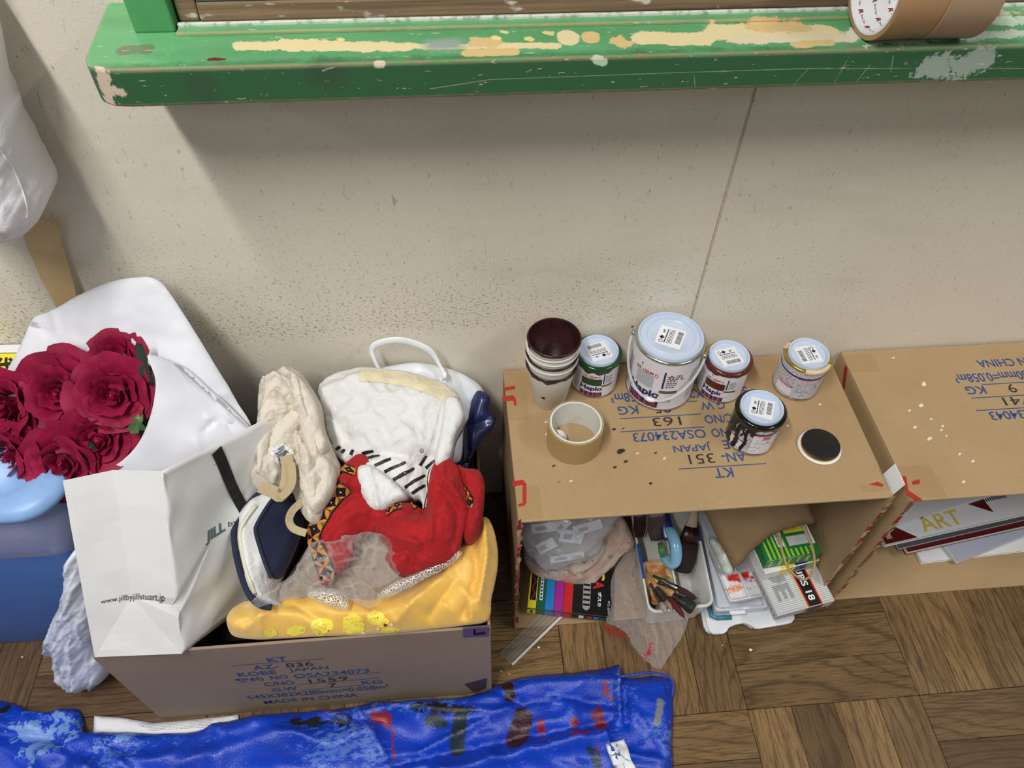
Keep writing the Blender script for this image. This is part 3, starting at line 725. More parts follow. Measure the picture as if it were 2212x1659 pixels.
def collar(t, c, R, H, m, depth, seed, a_lo=-math.pi, a_hi=math.pi, a0=0, amp=.006, name='paint_spill'):
    rn = random.Random(seed); n = 90; V, F = [], []; ph = [rn.uniform(0, 6) for _ in range(4)]
    for i in range(n+1):
        a = a_lo+(a_hi-a_lo)*i/n; dp = depth+amp*(.5*math.sin(3*a+ph[0])+.35*math.sin(7*a+ph[1])+.3*math.sin(13*a+ph[2]))
        for r, z in ((R*.88, H+.0008), (R*.95, H+.0011), (R+.0012, H-.0005), (R+.0013, H-.004), (R+.0004, H-.006), (R+.0002, H-max(.0065, dp))):
            V.append((c[0]+r*math.cos(a0+a), c[1]+r*math.sin(a0+a), c[2]+z))
    for i in range(n):
        for k in range(5): F.append([i*6+k, (i+1)*6+k, (i+1)*6+k+1, i*6+k+1])
    return mk(name, (V, F), m, t, True)
def drip(t, c, R, a0, x, y0, y1, w, m, seed=0):
    rn = random.Random(seed); f = cylmap(c, R-.0006, a0, .0004); n = 14; V, F = [], []
    for i in range(n+1):
        y = y0+(y1-y0)*i/n; xx = x+.0014*math.sin(i*.7+seed); ww = w*(.75+.35*math.sin(i*1.3+seed)**2)*(1 if i < n else .5)
        for k in range(4): V.append(tuple(f(xx+ww*(k/3-.5), y)))
    for i in range(n):
        for k in range(3): F.append([i*4+k, i*4+k+1, (i+1)*4+k+1, (i+1)*4+k])
    mk('paint_drip', (V, F), m, t, True)
R1, H1 = .0362, .070
t, c, a0 = can(.440, -.0385, R1, H1, -.10, math.radians(196), None, 'small paint can with dark green paint on its rim, beside the paper cups', swatch=mat('green_swatch', (36, 72, 38), .4))
collar(t, c, R1, H1, M_GREENP, .010, 1)
t, c, a0 = can(.5425, -.0548, .0530, .112, -.42, math.radians(62), None, 'big round paint can with a clear wire handle and 0.7L label', big=True)
# bail handle of the big can
ear = []
bp = []
for i in range(25):
    s = math.radians(-88+176*i/24); aa = a0-.12+s; rr = .0530+.004+.004*math.cos(s)
    bp.append((c[0]+rr*math.cos(aa), c[1]+rr*math.sin(aa), c[2]+.100-.068*math.cos(s)**1.2))
M_BAIL = mat_clear('clear_plastic_handle', (226, 230, 232), .38, .2, .5)
hb = mk('handle', tube(bp, .0021, 8), M_BAIL, t, True, label='clear plastic handle')
mk('handle_grip', tube(bp[11:14], [.003, .0042, .003], 8), M_PAPER, hb, True)
for s in (-1, 1):
    aa = a0-.12+s*math.radians(88); p = np.array((c[0]+.0525*math.cos(aa), c[1]+.0525*math.sin(aa), c[2]+.1)); q_ = np.array((math.cos(aa), math.sin(aa), 0))
    mk('handle_ear', tube([p, p+q_*.006], .005, 12), M_TIN, t, True)
t, c, a0 = can(.6395, -.0640, R1, H1, -.20, math.radians(12), None, 'small paint can with red-brown paint on its rim, right of the big can', swatch=M_BROWNP)
collar(t, c, R1, H1, M_BROWNP, .0075, 5, amp=.004, a_lo=-1.2, a_hi=3.6, a0=a0)
t, c, a0 = can(.7640, -.0680, R1, H1, .15, math.radians(-84), None, 'small paint can with cream paint smeared on its gold rim, farthest right', front=False)
collar(t, c, R1, H1, M_CREAMP, .0068, 9, amp=.002, a_lo=.2, a_hi=1.5, a0=a0)
collar(t, c, R1, H1, M_CREAMP, .0068, 10, amp=.002, a_lo=-1.9, a_hi=-1.4, a0=a0)
t, c, a0 = can(.6605, -.1660, R1, H1, .05, math.radians(66), None, 'small paint can dripping with black paint, standing in front of the others', front=False)
collar(t, c, R1, H1, M_BLACKP, .012, 12)
for x, y0, y1, w, sd in ((-.018, .062, .002, .0085, 1), (-.004, .062, .004, .0055, 2), (.004, .06, .045, .006, 3), (-.034, .066, .0, .014, 5), (-.047, .066, .0, .016, 6), (-.027, .062, .03, .007, 7), (-.0105, .06, .035, .004, 8)):
    drip(t, c, R1, a0, x, y0, y1, w, M_BLACKP, sd)
mk('label_panel', rect(.006, .006, .040, .048, cylmap(c, R1-.001, a0, .0005), 10), M_LABEL, t, fixn=False)
mk('label_patch', rect(.020, .040, .032, .048, cylmap(c, R1-.001, a0, .0008), 4), mat('tan_print', (172, 128, 96), .4), t, fixn=False)
mk('label_stripe', rect(.008, .0315, .036, .0322, cylmap(c, R1-.001, a0, .0008), 6), M_CRIM, t, fixn=False)
# upturned lid with black paint
lc = at(1772, 962, z=BH+.006); lc[2] = TOPZ
t = thing('tin_lid', lc, 'upturned paint can lid coated in black paint, lying alone on the box', 'lid')
mk('rim', lathe([(.0265, 0), (.0318, .0002), (.0325, .0014), (.0318, .0026), (.0290, .0026)], 64, lc, (True, True)), M_PAPER, t, True, label='white lid rim')
mk('plug', lathe([(.0285, .0026), (.0285, .008), (.0270, .0085)], 64, lc, (False, True)), M_GOLD, t, True)
mk('paint', lathe([(.0285, .0078), (.0284, .0094), (.0270, .0100), (.0005, .0098)], 64, lc, (False, True)), mat('dried_black_paint', (20, 19, 18), .45, bs=120, bst=.3), t, True)
# stack of paper cups, each a cup of its own
M_CUP = mat('white_paper_cup', (226, 222, 212), .5, c2=(216, 212, 202), vs=14)
cc = np.array((.3635, -.0660, TOPZ)); CRT, CRB, CHH = .0378, .0262, .086
NCUP = 6
def cup_profile(): return [(CRB-.001, .004), (CRB-.0004, 0), (CRB, .0004), (CRT-.0006, CHH-.003), (CRT+.0008, CHH-.0030), (CRT+.0017, CHH-.0013), (CRT+.0009, CHH), (CRT-.0005, CHH-.0004), (CRB+.0006, .0052), (.0005, .0048)]
names = ['paint-streaked paper cup at the bottom of the cup stack', 'second paper cup from the bottom of the cup stack', 'third paper cup from the bottom of the cup stack', 'third paper cup from the top of the cup stack', 'second paper cup from the top of the cup stack', 'topmost paper cup of the stack, coated inside with maroon paint']
zst = [0, .0130, .0235, .0330, .0425, .0520]
for i in range(NCUP):
    b = cc+np.array((random.uniform(-.0007, .0007), random.uniform(-.0007, .0007), zst[i]))
    t = thing('paper_cup', b, names[i], 'paper cup', 'stacked paper cups')
    mk('body', lathe(cup_profile(), 64, b, (True, False)), M_CUP, t, 'auto')
    if i in (0, 2, 5):
        n = 80; V, F = [], []; rn = random.Random(i+3); ph = [rn.uniform(0, 6) for _ in range(3)]
        for k in range(n):
            a = 2*math.pi*k/n; d = .0035+.002*math.sin(3*a+ph[0])+.002*math.sin(8*a+ph[1])+.0012*math.sin(17*a+ph[2]); d = max(d, .0004)*(1.2 if i == 0 else .35)
            for r, z in ((CRT-.0003, CHH+.0004), (CRT+.0012, CHH+.0003), (CRT+.0022, CHH-.0013), (CRT+.0014, CHH-.0034), (CRT+.0004-(d)*.13, CHH-.0036-d)):
                V.append((b[0]+r*math.cos(a), b[1]+r*math.sin(a), b[2]+z))
        for k in range(n):
            l = (k+1) % n
            for j in range(4): F.append([k*5+j, l*5+j, l*5+j+1, k*5+j+1])
        mk('paint_streak', (V, F), M_MAROON, t, True)
    if i == 5: mk('paint_lining', lathe([(CRT-.0002, CHH+.0002), (CRT-.0016, CHH-.0022), (CRB-.0006, .0072), (.0005, .0068)], 64, b, (False, False)), M_MAROON, t, True, label='wet maroon paint lining')
    if i == 0:
        fz = cylmap(b, .0305, math.atan2(CAM[1]-b[1], CAM[0]-b[0])-.28, .0012)
        mk('paint_streak', poly2([(-.004, .034), (.001, .037), (.003, .0345), (.002, .031), (-.003, .0325)], fz), M_MAROON, t, fixn=False)
# roll of clear tape
tc = np.array((.3905, -.1560, TOPZ)); TR, THh = .0412, .050
t = thing('packing_tape_roll', tc, 'nearly empty roll of clear packing tape on the cardboard box', 'tape roll')
M_CLEARROLL = mat('honey_clear_tape_roll', (168, 144, 98), .25, c2=(158, 134, 88), vs=25, spec=.5)
mk('tape', lathe([(TR-.0030, 0), (TR, .0003), (TR, THh-.0003), (TR-.0030, THh)], 72, tc, (False, False)), M_CLEARROLL, t, 'auto', label='honey coloured clear tape')
M_CORE = mat('white_core_paper', (214, 214, 208), .7)
mk('core', lathe([(TR-.0030, 0), (TR-.0030, THh+.0002), (TR-.0056, THh+.0002), (TR-.0056, 0), (TR-.0030, 0)], 72, tc, (False, False)), M_CORE, t, 'auto', label='white paper core')
cp = [tc+np.array((-.034, .004, .010)), tc+np.array((-.029, .006, .016)), tc+np.array((-.022, .004, .017)), tc+np.array((-.018, .001, .012)), tc+np.array((-.020, -.001, .008))]
mk('peeled_core_paper', ribbon(spline(cp, 16), .014, .0006, (0, -.9, .4)), M_CORE, t, True)

# ================================================================== TAPE ROLLS ON THE SILL
M_KRAFT = mat('brown_kraft_tape', (162, 128, 90), .38, c2=(154, 121, 84), vs=14, spec=.5)
M_KRAFT2 = mat('brown_kraft_tape_pale', (162, 136, 108), .34, c2=(154, 128, 101), vs=14, spec=.5)
def rollmesh(R, Ri, w, M):  # axis along local X from 0..w
    vf = lathe([(Ri, 0), (R-.0006, 0), (R, .0006), (R, w-.0006), (R-.0006, w), (Ri, w), (Ri, 0)], 80, (0, 0, 0), (False, False))
    return tf(vf, M @ Matrix(((0, 0, 1, 0), (0, 1, 0, 0), (-1, 0, 0, 0), (0, 0, 0, 1))))
RR, RI = .0470, .0425
for i, (x0, yy, w, m, rz, lb) in enumerate(((.6300, -.1105, .0500, M_KRAFT, .06, 'brown kraft tape roll with printed white core, left of two on the sill'), (.6815, -.1090, .0500, M_KRAFT2, -.03, 'plain brown kraft tape roll, right of two on the sill'))):
    o = np.array((x0, yy, .9772+RR)); M = Matrix.Translation(Vector(o)) @ rotz(rz)
    t = thing('kraft_tape_roll', (x0, yy, .977), lb, 'tape roll', 'tape rolls on the window sill')
    mk('tape', rollmesh(RR, RI, w, M), m, t, 'auto')
    mk('core', rollmesh(RI+.0002, RI-.0022, w, M), mat('printed_white_core', (226, 226, 226), .5), t, 'auto', label='white cardboard core')
    if i == 0:
        red, blue = [], []
        for j in range(3):
            for k in range(12):
                a = 2*math.pi*k/12+.26*j; xx = .006+.0155*j
                def g(x, y, a=a, xx=xx):
                    ang = a-x/RI; r = RI-.0026
                    return np.array(M @ Vector((xx+y, r*math.cos(ang), r*math.sin(ang))))
                red.append(word('R', B3, -.004, .0, .001, .005, g)); blue.append(word('Rinrei Tape', 0.0, .002, .0006, .014, .0036, g))
        mk('core_print', cat(*red), mat('dark_red_print', (140, 24, 58), .5), t, kind='stuff', fixn=False)
        mk('core_print', cat(*blue), mat('indigo_print', (60, 62, 110), .5), t, kind='stuff', fixn=False)
        mk('green_tape_edge', rollmesh(RR+.0006, RR-.004, .0022, M @ Matrix.Translation((w-.0008, 0, 0))), mat('bright_green_tape', (62, 160, 60), .3), t, 'auto', label='bright green tape edge')
# ================================================================== CLOTHS AND BAGS IN THE OPEN BOX
def fabric(name, c, c2=None, rough=.88, weave=900, bst=.55, sheen=.06, vs=9, spec=.2, wrk=1.0):
    if name in MATS: return MATS[name]
    t = NT(name); p = t.geo(); col = lin(c)
    if c2: col = t.mix(t.ramp(t.noise(p, vs, 4), .35, .7), col, lin(c2))
    t.set(Base_Color=col, Roughness=rough); t.b.inputs['Specular IOR Level'].default_value = spec
    t.b.inputs['Sheen Weight'].default_value = sheen
    n1 = t.math('ABSOLUTE', t.math('SUBTRACT', t.noise(p, 26, 2, .5, .9), .5)); n2 = t.math('ABSOLUTE', t.math('SUBTRACT', t.noise(p, 58, 2, .5, .6), .5))
    wr = t.math('ADD', t.math('MULTIPLY', n1, -9.0*wrk), t.math('MULTIPLY', n2, -4.0*wrk))
    h = t.math('ADD', t.noise(t.vscale(p, 1, .25, .6), weave, 2), wr)
    t.bump(h, bst, .0011); MATS[name] = t.m; return t.m
M_TOTE = fabric('natural_cotton', (216, 208, 194), (206, 197, 181))
M_TOTED = fabric('beige_webbing', (186, 168, 134), (172, 154, 120))
M_WHITEC = fabric('white_cotton', (222, 222, 219), (212, 213, 212))
M_CREAMC = fabric('cream_cotton', (226, 216, 184), (216, 206, 170))
M_RED = fabric('red_twill', (172, 30, 34), (150, 22, 28), .75)
M_NAVYC = fabric('navy_cloth', (32, 36, 58), (24, 28, 48))
M_NAVYG = mat('navy_gloss_vinyl', (30, 42, 88), .28, c2=(22, 30, 66), vs=12, bs=40, bst=.2)
M_WHITEG = mat('white_gloss_paper', (226, 229, 234), .3, c2=(214, 218, 226), vs=8)
M_PIPE = fabric('navy_piping', (36, 42, 62), None, .7)
def satin():
    t = NT('yellow_satin'); p = t.geo()
    c = t.mix(t.ramp(t.noise(p, 6, 3), .3, .7), lin((236, 192, 96)), lin((226, 178, 78)))
    t.set(Base_Color=c, Roughness=.46); t.b.inputs['Specular IOR Level'].default_value = .4; t.b.inputs['Sheen Weight'].default_value = .3
    t.b.inputs['Anisotropic'].default_value = .4
    n1 = t.math('ABSOLUTE', t.math('SUBTRACT', t.noise(t.vscale(p, 1, 1.6, 1), 20, 2, .5, 1.0), .5)); t.bump(t.math('MULTIPLY', n1, -6.0), .16, .0012); return t.m
M_SATIN = satin()
M_FILM = mat_clear('clear_plastic_film', (222, 222, 222), .05, .05, .75, 38, .9)
FC = lambda *a: [(p, w*.9, h*1.5, 'c') for p, w, h in a]
HN = np.array([0, -.35, 1.0]); HN /= np.linalg.norm(HN)
def heap(off=0.0): return np.array([0, -.37, .30])+HN*off, HN
S1 = lambda *p: [Z2(a, 500, 700, .27125) for a in p]      # points read off an enlarged view
S2 = lambda *p: [Z2(a, 480, 980, .28029) for a in p]
# dark lining of folded cloth deep in the box, so that the heap rests on something
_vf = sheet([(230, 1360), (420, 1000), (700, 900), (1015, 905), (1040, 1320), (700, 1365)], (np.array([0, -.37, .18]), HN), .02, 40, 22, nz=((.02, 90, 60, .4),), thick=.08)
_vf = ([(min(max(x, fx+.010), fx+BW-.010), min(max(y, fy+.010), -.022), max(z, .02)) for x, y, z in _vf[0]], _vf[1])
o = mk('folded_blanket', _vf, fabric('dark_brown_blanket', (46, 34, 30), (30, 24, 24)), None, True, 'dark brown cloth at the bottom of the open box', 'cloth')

# --- glossy white and navy carrier bag at the back, leaning on the wall
vb = plane3(at(800, 800, y=-.035), at(1045, 840, y=-.035), at(1000, 990, z=.30))
t = thing('carrier_bag', at(940, 980, z=.30), 'glossy white and navy carrier bag with a white loop handle, at the back', 'bag')
wb_ = mk('body', sheet([(770, 805), (830, 795), (900, 784), (960, 794), (1008, 812), (1040, 836), (1046, 862), (1030, 920), (1012, 965), (990, 1000), (930, 985), (820, 900)], vb, .012, 26, 8, folds=(([(902, 786), (960, 830), (1000, 900)], 10, .006), ([(985, 806), (1020, 870)], 8, -.006)), nz=((.004, 50, 50, .3),), thick=.03), M_WHITEG, t, True)
mk('navy_corner', sheet([(1032, 846), (1056, 856), (1054, 886), (1073, 904), (1060, 928), (1042, 950), (1024, 978), (1006, 1012), (1004, 960), (1006, 922), (1016, 884)], (vb[0]+vb[1]*.016, vb[1]), .014, 16, 7, folds=(([(1056, 858), (1060, 930)], 8, .006), ([(1015, 920), (1060, 900)], 7, -.005)), thick=.05), M_NAVYG, t, 'auto', label='navy side of the bag')
mk('navy_corner', sheet([(1040, 935), (1030, 965), (1010, 1000), (990, 1040), (978, 1030), (1000, 990), (1022, 945)], (vb[0]+vb[1]*.006, vb[1]), .012, 12, 7, thick=.03), M_NAVYG, t, True)
hp = [at(u, v, y=yy) for u, v, yy in ((819, 799, -.04), (809, 778, -.036), (803, 759, -.03), (810, 746, -.027), (832, 738, -.025), (862, 735, -.025), (895, 742, -.026), (926, 756, -.03), (940, 772, -.034), (950, 790, -.04), (958, 803, -.046))]
ws = [.003, .003, .004, .006, .0068, .0068, .0068, .006, .004, .003, .003]
mk('handle', tube(spline(hp, 40), list(np.interp(np.linspace(0, 10, 41), range(11), ws))*1, 8, .4, (0, -1, 0.1)), M_PAPER, t, True, label='white plastic loop handle')
mk('handle_knot', tube([at(958, 803, y=-.046), at(961, 812, y=-.05), at(957, 822, y=-.054)], [.004, .0046, .002], 8), M_PAPER, t, True)

# --- white cotton drawstring bag
t = thing('drawstring_bag', atp(860, 950, *heap(.02)), 'white cotton drawstring bag with black stripes and cream top hem', 'bag')
wfold = [([(770, 1000), (830, 985), (915, 1000)], 14, -.010), ([(700, 850), (740, 830), (790, 822)], 10, .004), ([(985, 860), (970, 930), (945, 1000)], 10, .007), ([(955, 890), (940, 960)], 12, -.005), ([(715, 900), (760, 960)], 12, -.004), ([(795, 1005), (815, 1060), (822, 1100)], 9, .009), ([(835, 1020), (850, 1080)], 10, -.006), ([(930, 985), (895, 1010), (880, 1075)], 9, -.005)]
dsb = mk('body', sheet([(688, 852), (697, 822), (735, 802), (790, 796), (860, 799), (920, 814), (965, 833), (988, 852), (1001, 880), (1000, 905), (984, 935), (976, 970), (964, 1000), (946, 1012), (926, 1040), (916, 1092), (905, 1074), (880, 1076), (855, 1084), (822, 1105), (800, 1099), (785, 1076), (772, 1040), (770, 1012), (735, 992), (714, 960), (700, 900)], heap(.035), .030, 80, 5, folds=[(a, b*.8, c*1.5, 'c') for a, b, c in wfold], nz=((.010, 70, 70, .5), (.004, 28, 40, 1.0), (.004, 46, 30, .3, 2)), thick=.06), M_WHITEC, t, True)
fl_ = mk('turned_corner', sheet([(772, 1012), (792, 1004), (826, 1020), (862, 1050), (878, 1074), (852, 1086), (822, 1106), (800, 1100), (786, 1078), (774, 1044)], heap(.062), .014, 16, 4.5, folds=(([(800, 1012), (812, 1060), (820, 1098)], 5, .006, 'c'),), nz=((.003, 24, 30, .6), (.002, 14, 20, .4, 2)), thick=.016, puff=True), M_WHITEC, t, True)
mk('side_fold', sheet([(962, 862), (984, 858), (1000, 882), (1000, 905), (984, 936), (976, 972), (962, 1000), (942, 1004), (940, 980), (952, 930)], heap(.064), .010, 14, 5, nz=((.003, 20, 40, .2), (.002, 12, 24, .1, 2)), thick=.014, puff=True), M_WHITEC, t, True)
tr = bvh(dsb)
mk('hem', decal(tr, [(778, 798), (860, 803), (925, 818), (962, 836), (984, 855), (968, 876), (935, 856), (885, 838), (830, 828), (776, 824)], .0012, 6), M_CREAMC, t, True, label='cream hem')
stp = [S1((1080, 1068), (1180, 1045)), S1((1140, 1128), (1270, 1075)), S1((1215, 1180), (1385, 1105)), S1((1290, 1240), (1455, 1150)), S1((1380, 1300), (1540, 1205)), S1((1435, 1350), (1540, 1285)), S1((1500, 1130), (1552, 1048)), S1((1545, 1150), (1650, 1070)), S1((835, 1000), (868, 975)), S1((880, 1025), (905, 998)), S1((950, 1042), (972, 1000)), S1((1040, 1032), (1130, 1010))]
for a, b in stp:
    vf = decal(tr, strokepoly([a, ((a[0]+b[0])/2, (a[1]+b[1])/2-1), b], (7, 7, 6)), .0009, 5)
    if vf[1]: mk('stripe', vf, M_INK, t, fixn=False)
def onw(u, v, off=.0010):
    h = onto(tr, u, v, off); return h[0] if h else atp(u, v, *heap(.05))
mk('printed_mark', word('©', 0.0, 906, 978, 915, 968, lambda x, y: onw(x, y)), M_INK, t, kind='stuff', fixn=False)
dz = [onw(*p, .002) for p in S1((1650, 1075), (1600, 1120), (1560, 1170), (1545, 1250), (1550, 1330))]+[atp(*S1((1535, 1400))[0], *heap(.05)), atp(*S1((1525, 1470))[0], *heap(.045))]
mk('drawstring', tube(spline(dz, 24), .0012, 6), M_WHITEC, t, True)
mk('drawstring', tube([p+np.array((.004, 0, .001)) for p in spline(dz, 24)], .0010, 6), M_WHITEC, t, True)

# --- red drawstring bag with an embroidered band
t = thing('embroidered_bag', atp(860, 1120, *heap(.02)), 'crumpled red cloth bag trimmed with an orange and green embroidered band', 'bag')
ra = mk('cloth', sheet([(735, 1012), (775, 982), (802, 1000), (800, 1060), (830, 1100), (862, 1110), (835, 1140), (815, 1148), (782, 1150), (764, 1166), (760, 1198), (738, 1226), (718, 1247), (697, 1264), (684, 1235), (671, 1192), (665, 1145), (686, 1096), (703, 1062), (716, 1030)], heap(.052), .018, 45, 5, folds=FC(([(745, 1050), (790, 1058), (830, 1055)], 8, .010), ([(735, 1080), (790, 1070)], 8, -.008), ([(718, 1185), (760, 1170), (800, 1130)], 9, -.008), ([(745, 1120), (830, 1100)], 14, .006), ([(770, 1030), (760, 1070)], 5, -.006)), nz=((.006, 30, 40, .6), (.004, 26, 40, .9, 2)), thick=.04), M_RED, t, True)
rb = mk('cloth', sheet([(822, 1118), (855, 1088), (890, 1088), (918, 1098), (926, 1048), (938, 1002), (963, 988), (986, 1006), (1000, 1043), (1012, 1090), (1006, 1132), (988, 1186), (962, 1214), (912, 1230), (876, 1241), (848, 1231), (832, 1206), (838, 1182), (814, 1150)], heap(.056), .030, 55, 5, folds=FC(([(932, 1050), (940, 1110), (932, 1180)], 7, .007), ([(955, 1060), (990, 1110), (985, 1170)], 9, -.009), ([(970, 1050), (1004, 1100)], 6, .008), ([(820, 1148), (860, 1170), (905, 1180)], 9, .008), ([(840, 1200), (885, 1195), (900, 1225)], 8, -.010), ([(860, 1120), (920, 1110)], 10, -.006), ([(945, 1010), (950, 1040)], 4, -.005), ([(965, 1005), (968, 1040)], 4, -.005)), nz=((.006, 34, 34, .2), (.005, 30, 46, .2, 2)), thick=.05), M_RED, t, True)
rc = mk('gathered_cloth', sheet([(984, 1008), (1008, 1012), (1034, 1016), (1047, 1046), (1044, 1100), (1036, 1146), (1012, 1172), (998, 1140), (1004, 1080)], heap(.046), .016, 18, 5, folds=tuple(([(1008+7*k, 1020+4*k), (1013+8*k, 1060), (1010+6*k, 1110), (1003+6*k, 1160-3*k)], 2.6, .006) for k in range(5)), nz=((.003, 7, 14, .2),), thick=.06), M_RED, t, True)
M_TRIMB = fabric('black_trim', (24, 22, 20)); M_TRIMO = fabric('orange_embroidery', (214, 132, 52), (196, 112, 40), .7); M_TRIMG = fabric('green_embroidery', (52, 110, 50), None, .7)
def trim(tree, path, w, parent, n):
    P = np.array(spline(path, n*10)); L = np.r_[0, np.cumsum(np.linalg.norm(np.diff(P, axis=0), axis=1))]
    mk('trim_band', decal(tree, strokepoly(P[::3], w), .0012, 6), M_TRIMB, parent, True, label='embroidered trim')
    tot = L[-1]; cell = tot/n; org, grn, wht = [], [], []
    for k in range(n):
        s = (k+.5)*cell; c0 = np.array([np.interp(s, L, P[:, 0]), np.interp(s, L, P[:, 1])]); c1 = np.array([np.interp(min(s+2, tot), L, P[:, 0]), np.interp(min(s+2, tot), L, P[:, 1])])
        tt = c1-c0; tt /= np.linalg.norm(tt)+1e-9; nn = np.array([-tt[1], tt[0]]); hw, hl = w*.42, cell*.5
        X = lambda a, b: tuple(c0+nn*a*hw+tt*b*hl)
        for sx in (-1, 1):
            for sy in (-1, 1):
                org.append(decal(tree, [X(0, sy*.99), X(sx*.55, sy*.92), X(sx*.88, sy*.62), X(sx*.99, sy*.03), X(sx*.62, sy*.2), X(sx*.30, sy*.52)], .0020, 9))
            grn.append(decal(tree, [X(sx*1.02, -.98), X(sx*.60, -1.0), X(sx*1.02, -.42)], .0018, 9)); grn.append(decal(tree, [X(sx*1.02, .98), X(sx*.60, 1.0), X(sx*1.02, .42)], .0018, 9))
        wht.append(decal(tree, [X(0, -.12), X(.12, 0), X(0, .12), X(-.12, 0)], .0022, 9))
    for nm, l, m in (('trim_petals', org, M_TRIMO), ('trim_leaves', grn, M_TRIMG), ('trim_dots', wht, M_CREAMC)):
        l = [a for a in l if a[1]]
        if l: mk(nm, cat(*l), m, parent, kind='stuff', fixn=False)
trim(bvh(ra), [(748, 1050), (722, 1078), (700, 1108), (682, 1140), (678, 1165), (690, 1195), (702, 1225), (712, 1252)], 34, t, 7)
trim(bvh(ra), [(718, 1022), (740, 1012), (768, 1020)], 20, t, 2)
trim(bvh(rb), [(832, 1108), (850, 1096), (868, 1092)], 18, t, 2)
trim(bvh(rb), [(888, 1092), (905, 1086)], 22, t, 1)
trim(bvh(rc), [(998, 1052), (1012, 1072), (1016, 1098)], 16, t, 2)

# --- canvas tote, hanging over the paper bag
t = thing('tote_bag', atp(630, 1000, *heap(.03)), 'crumpled natural cotton tote bag with care label and short beige straps', 'bag')
tf1 = [([(575, 850), (610, 830), (640, 850), (655, 880)], 7, .012), ([(590, 870), (612, 846), (622, 860)], 5, -.010), ([(655, 830), (668, 890), (690, 960), (700, 1000)], 9, .012), ([(640, 880), (650, 930), (672, 968)], 7, -.012), ([(565, 930), (600, 880), (625, 878)], 7, .008), ([(575, 960), (610, 920), (660, 900)], 9, .010), ([(560, 1010), (600, 955), (640, 920)], 9, -.008), ([(645, 950), (655, 1000), (640, 1050)], 7, -.010), ([(672, 980), (690, 1040), (690, 1090)], 10, .008), ([(620, 1000), (625, 1045)], 9, -.016), ([(700, 1005), (680, 1060)], 8, -.007), ([(612, 800), (645, 822), (662, 860)], 8, .006)]
tb = mk('body', sheet([(558, 872), (568, 836), (590, 806), (616, 794), (646, 804), (671, 835), (690, 870), (698, 920), (713, 960), (732, 1008), (728, 1056), (708, 1092), (688, 1130), (668, 1128), (644, 1092), (630, 1060), (600, 1076), (570, 1068), (552, 1052), (539, 1028), (548, 985), (558, 930)], heap(.066), .040, 60, 4.5, folds=[(a, b*.9, c*1.7, 'c') for a, b, c in tf1], nz=((.010, 34, 60, .7), (.007, 24, 44, .5, 2), (.003, 14, 20, .2, 2)), thick=.06, seed=3), M_TOTE, t, True)
for out_, of_, hh_ in (([(636, 806), (664, 832), (686, 872), (698, 925), (708, 962), (694, 982), (668, 972), (650, 940), (652, 890), (644, 850), (628, 824)], .098, .014),
                       ([(556, 1000), (556, 930), (566, 866), (586, 824), (612, 812), (628, 828), (606, 846), (594, 880), (590, 930), (578, 985), (566, 1022), (552, 1020)], .096, .012),
                       ([(598, 912), (620, 880), (648, 872), (658, 896), (646, 926), (620, 952), (596, 980), (584, 986), (584, 950)], .094, .014),
                       ([(640, 980), (668, 985), (700, 985), (724, 1012), (720, 1056), (700, 1090), (682, 1110), (664, 1092), (650, 1058), (640, 1020)], .086, .016),
                       ([(606, 852), (630, 842), (642, 860), (634, 878), (616, 884), (604, 872)], .090, .010)):
    mk('fold', sheet(out_, heap(of_), hh_, 15, 4.2, nz=((.004, 26, 34, .7), (.003, 16, 30, .6, 2)), thick=.02, puff=True, seed=len(out_)), M_TOTE, t, True)
tt_ = bvh(tb)
lb = mk('care_label', decal(tt_, [(582, 972), (612, 953), (633, 980), (599, 1005)], .0025, 8), M_PAPER, t, fixn=False, label='white care label')
_fl = [o_ for o_ in t.children if o_.name.startswith('fold')]
ql = [np.array(p, float) for p in ((586, 974), (611, 958), (628, 980), (600, 1000))]
lines = []
for i in range(9):
    y0 = i/9.5+.03; y1 = y0+.045
    def cpt(a, b): return tuple((ql[0]*(1-a)+ql[1]*a)*(1-b)+(ql[3]*(1-a)+ql[2]*a)*b)
    vf = decal(tt_, [cpt(.04, y0), cpt(.96, y0), cpt(.96, y1), cpt(.04, y1)], .0031, 12)
    if vf[1]: lines.append(vf)
mk('care_label_print', cat(*lines), mat('grey_print', (90, 92, 90), .5), t, kind='stuff', fixn=False)
def hpth(pts, off): return [atp(u, v, *heap(off)) for u, v in pts]
mk('strap', ribbon(spline(hpth([(562, 1052), (590, 1062), (606, 1072), (618, 1050), (622, 1010), (618, 985)], .105), 30), .016, .0022, HN), M_TOTED, t, False, label='beige webbing strap')
mk('strap', ribbon(spline(hpth([(606, 1075), (622, 1062), (632, 1040), (630, 1000)], .112), 20), .010, .002, HN), M_TOTED, t, False)
mk('strap', ribbon(spline(hpth([(672, 1070), (650, 1085), (630, 1105), (624, 1125), (634, 1142), (662, 1152)], .088), 30), .010, .0022, (.5, -.5, .7)), M_TOTED, t, False)

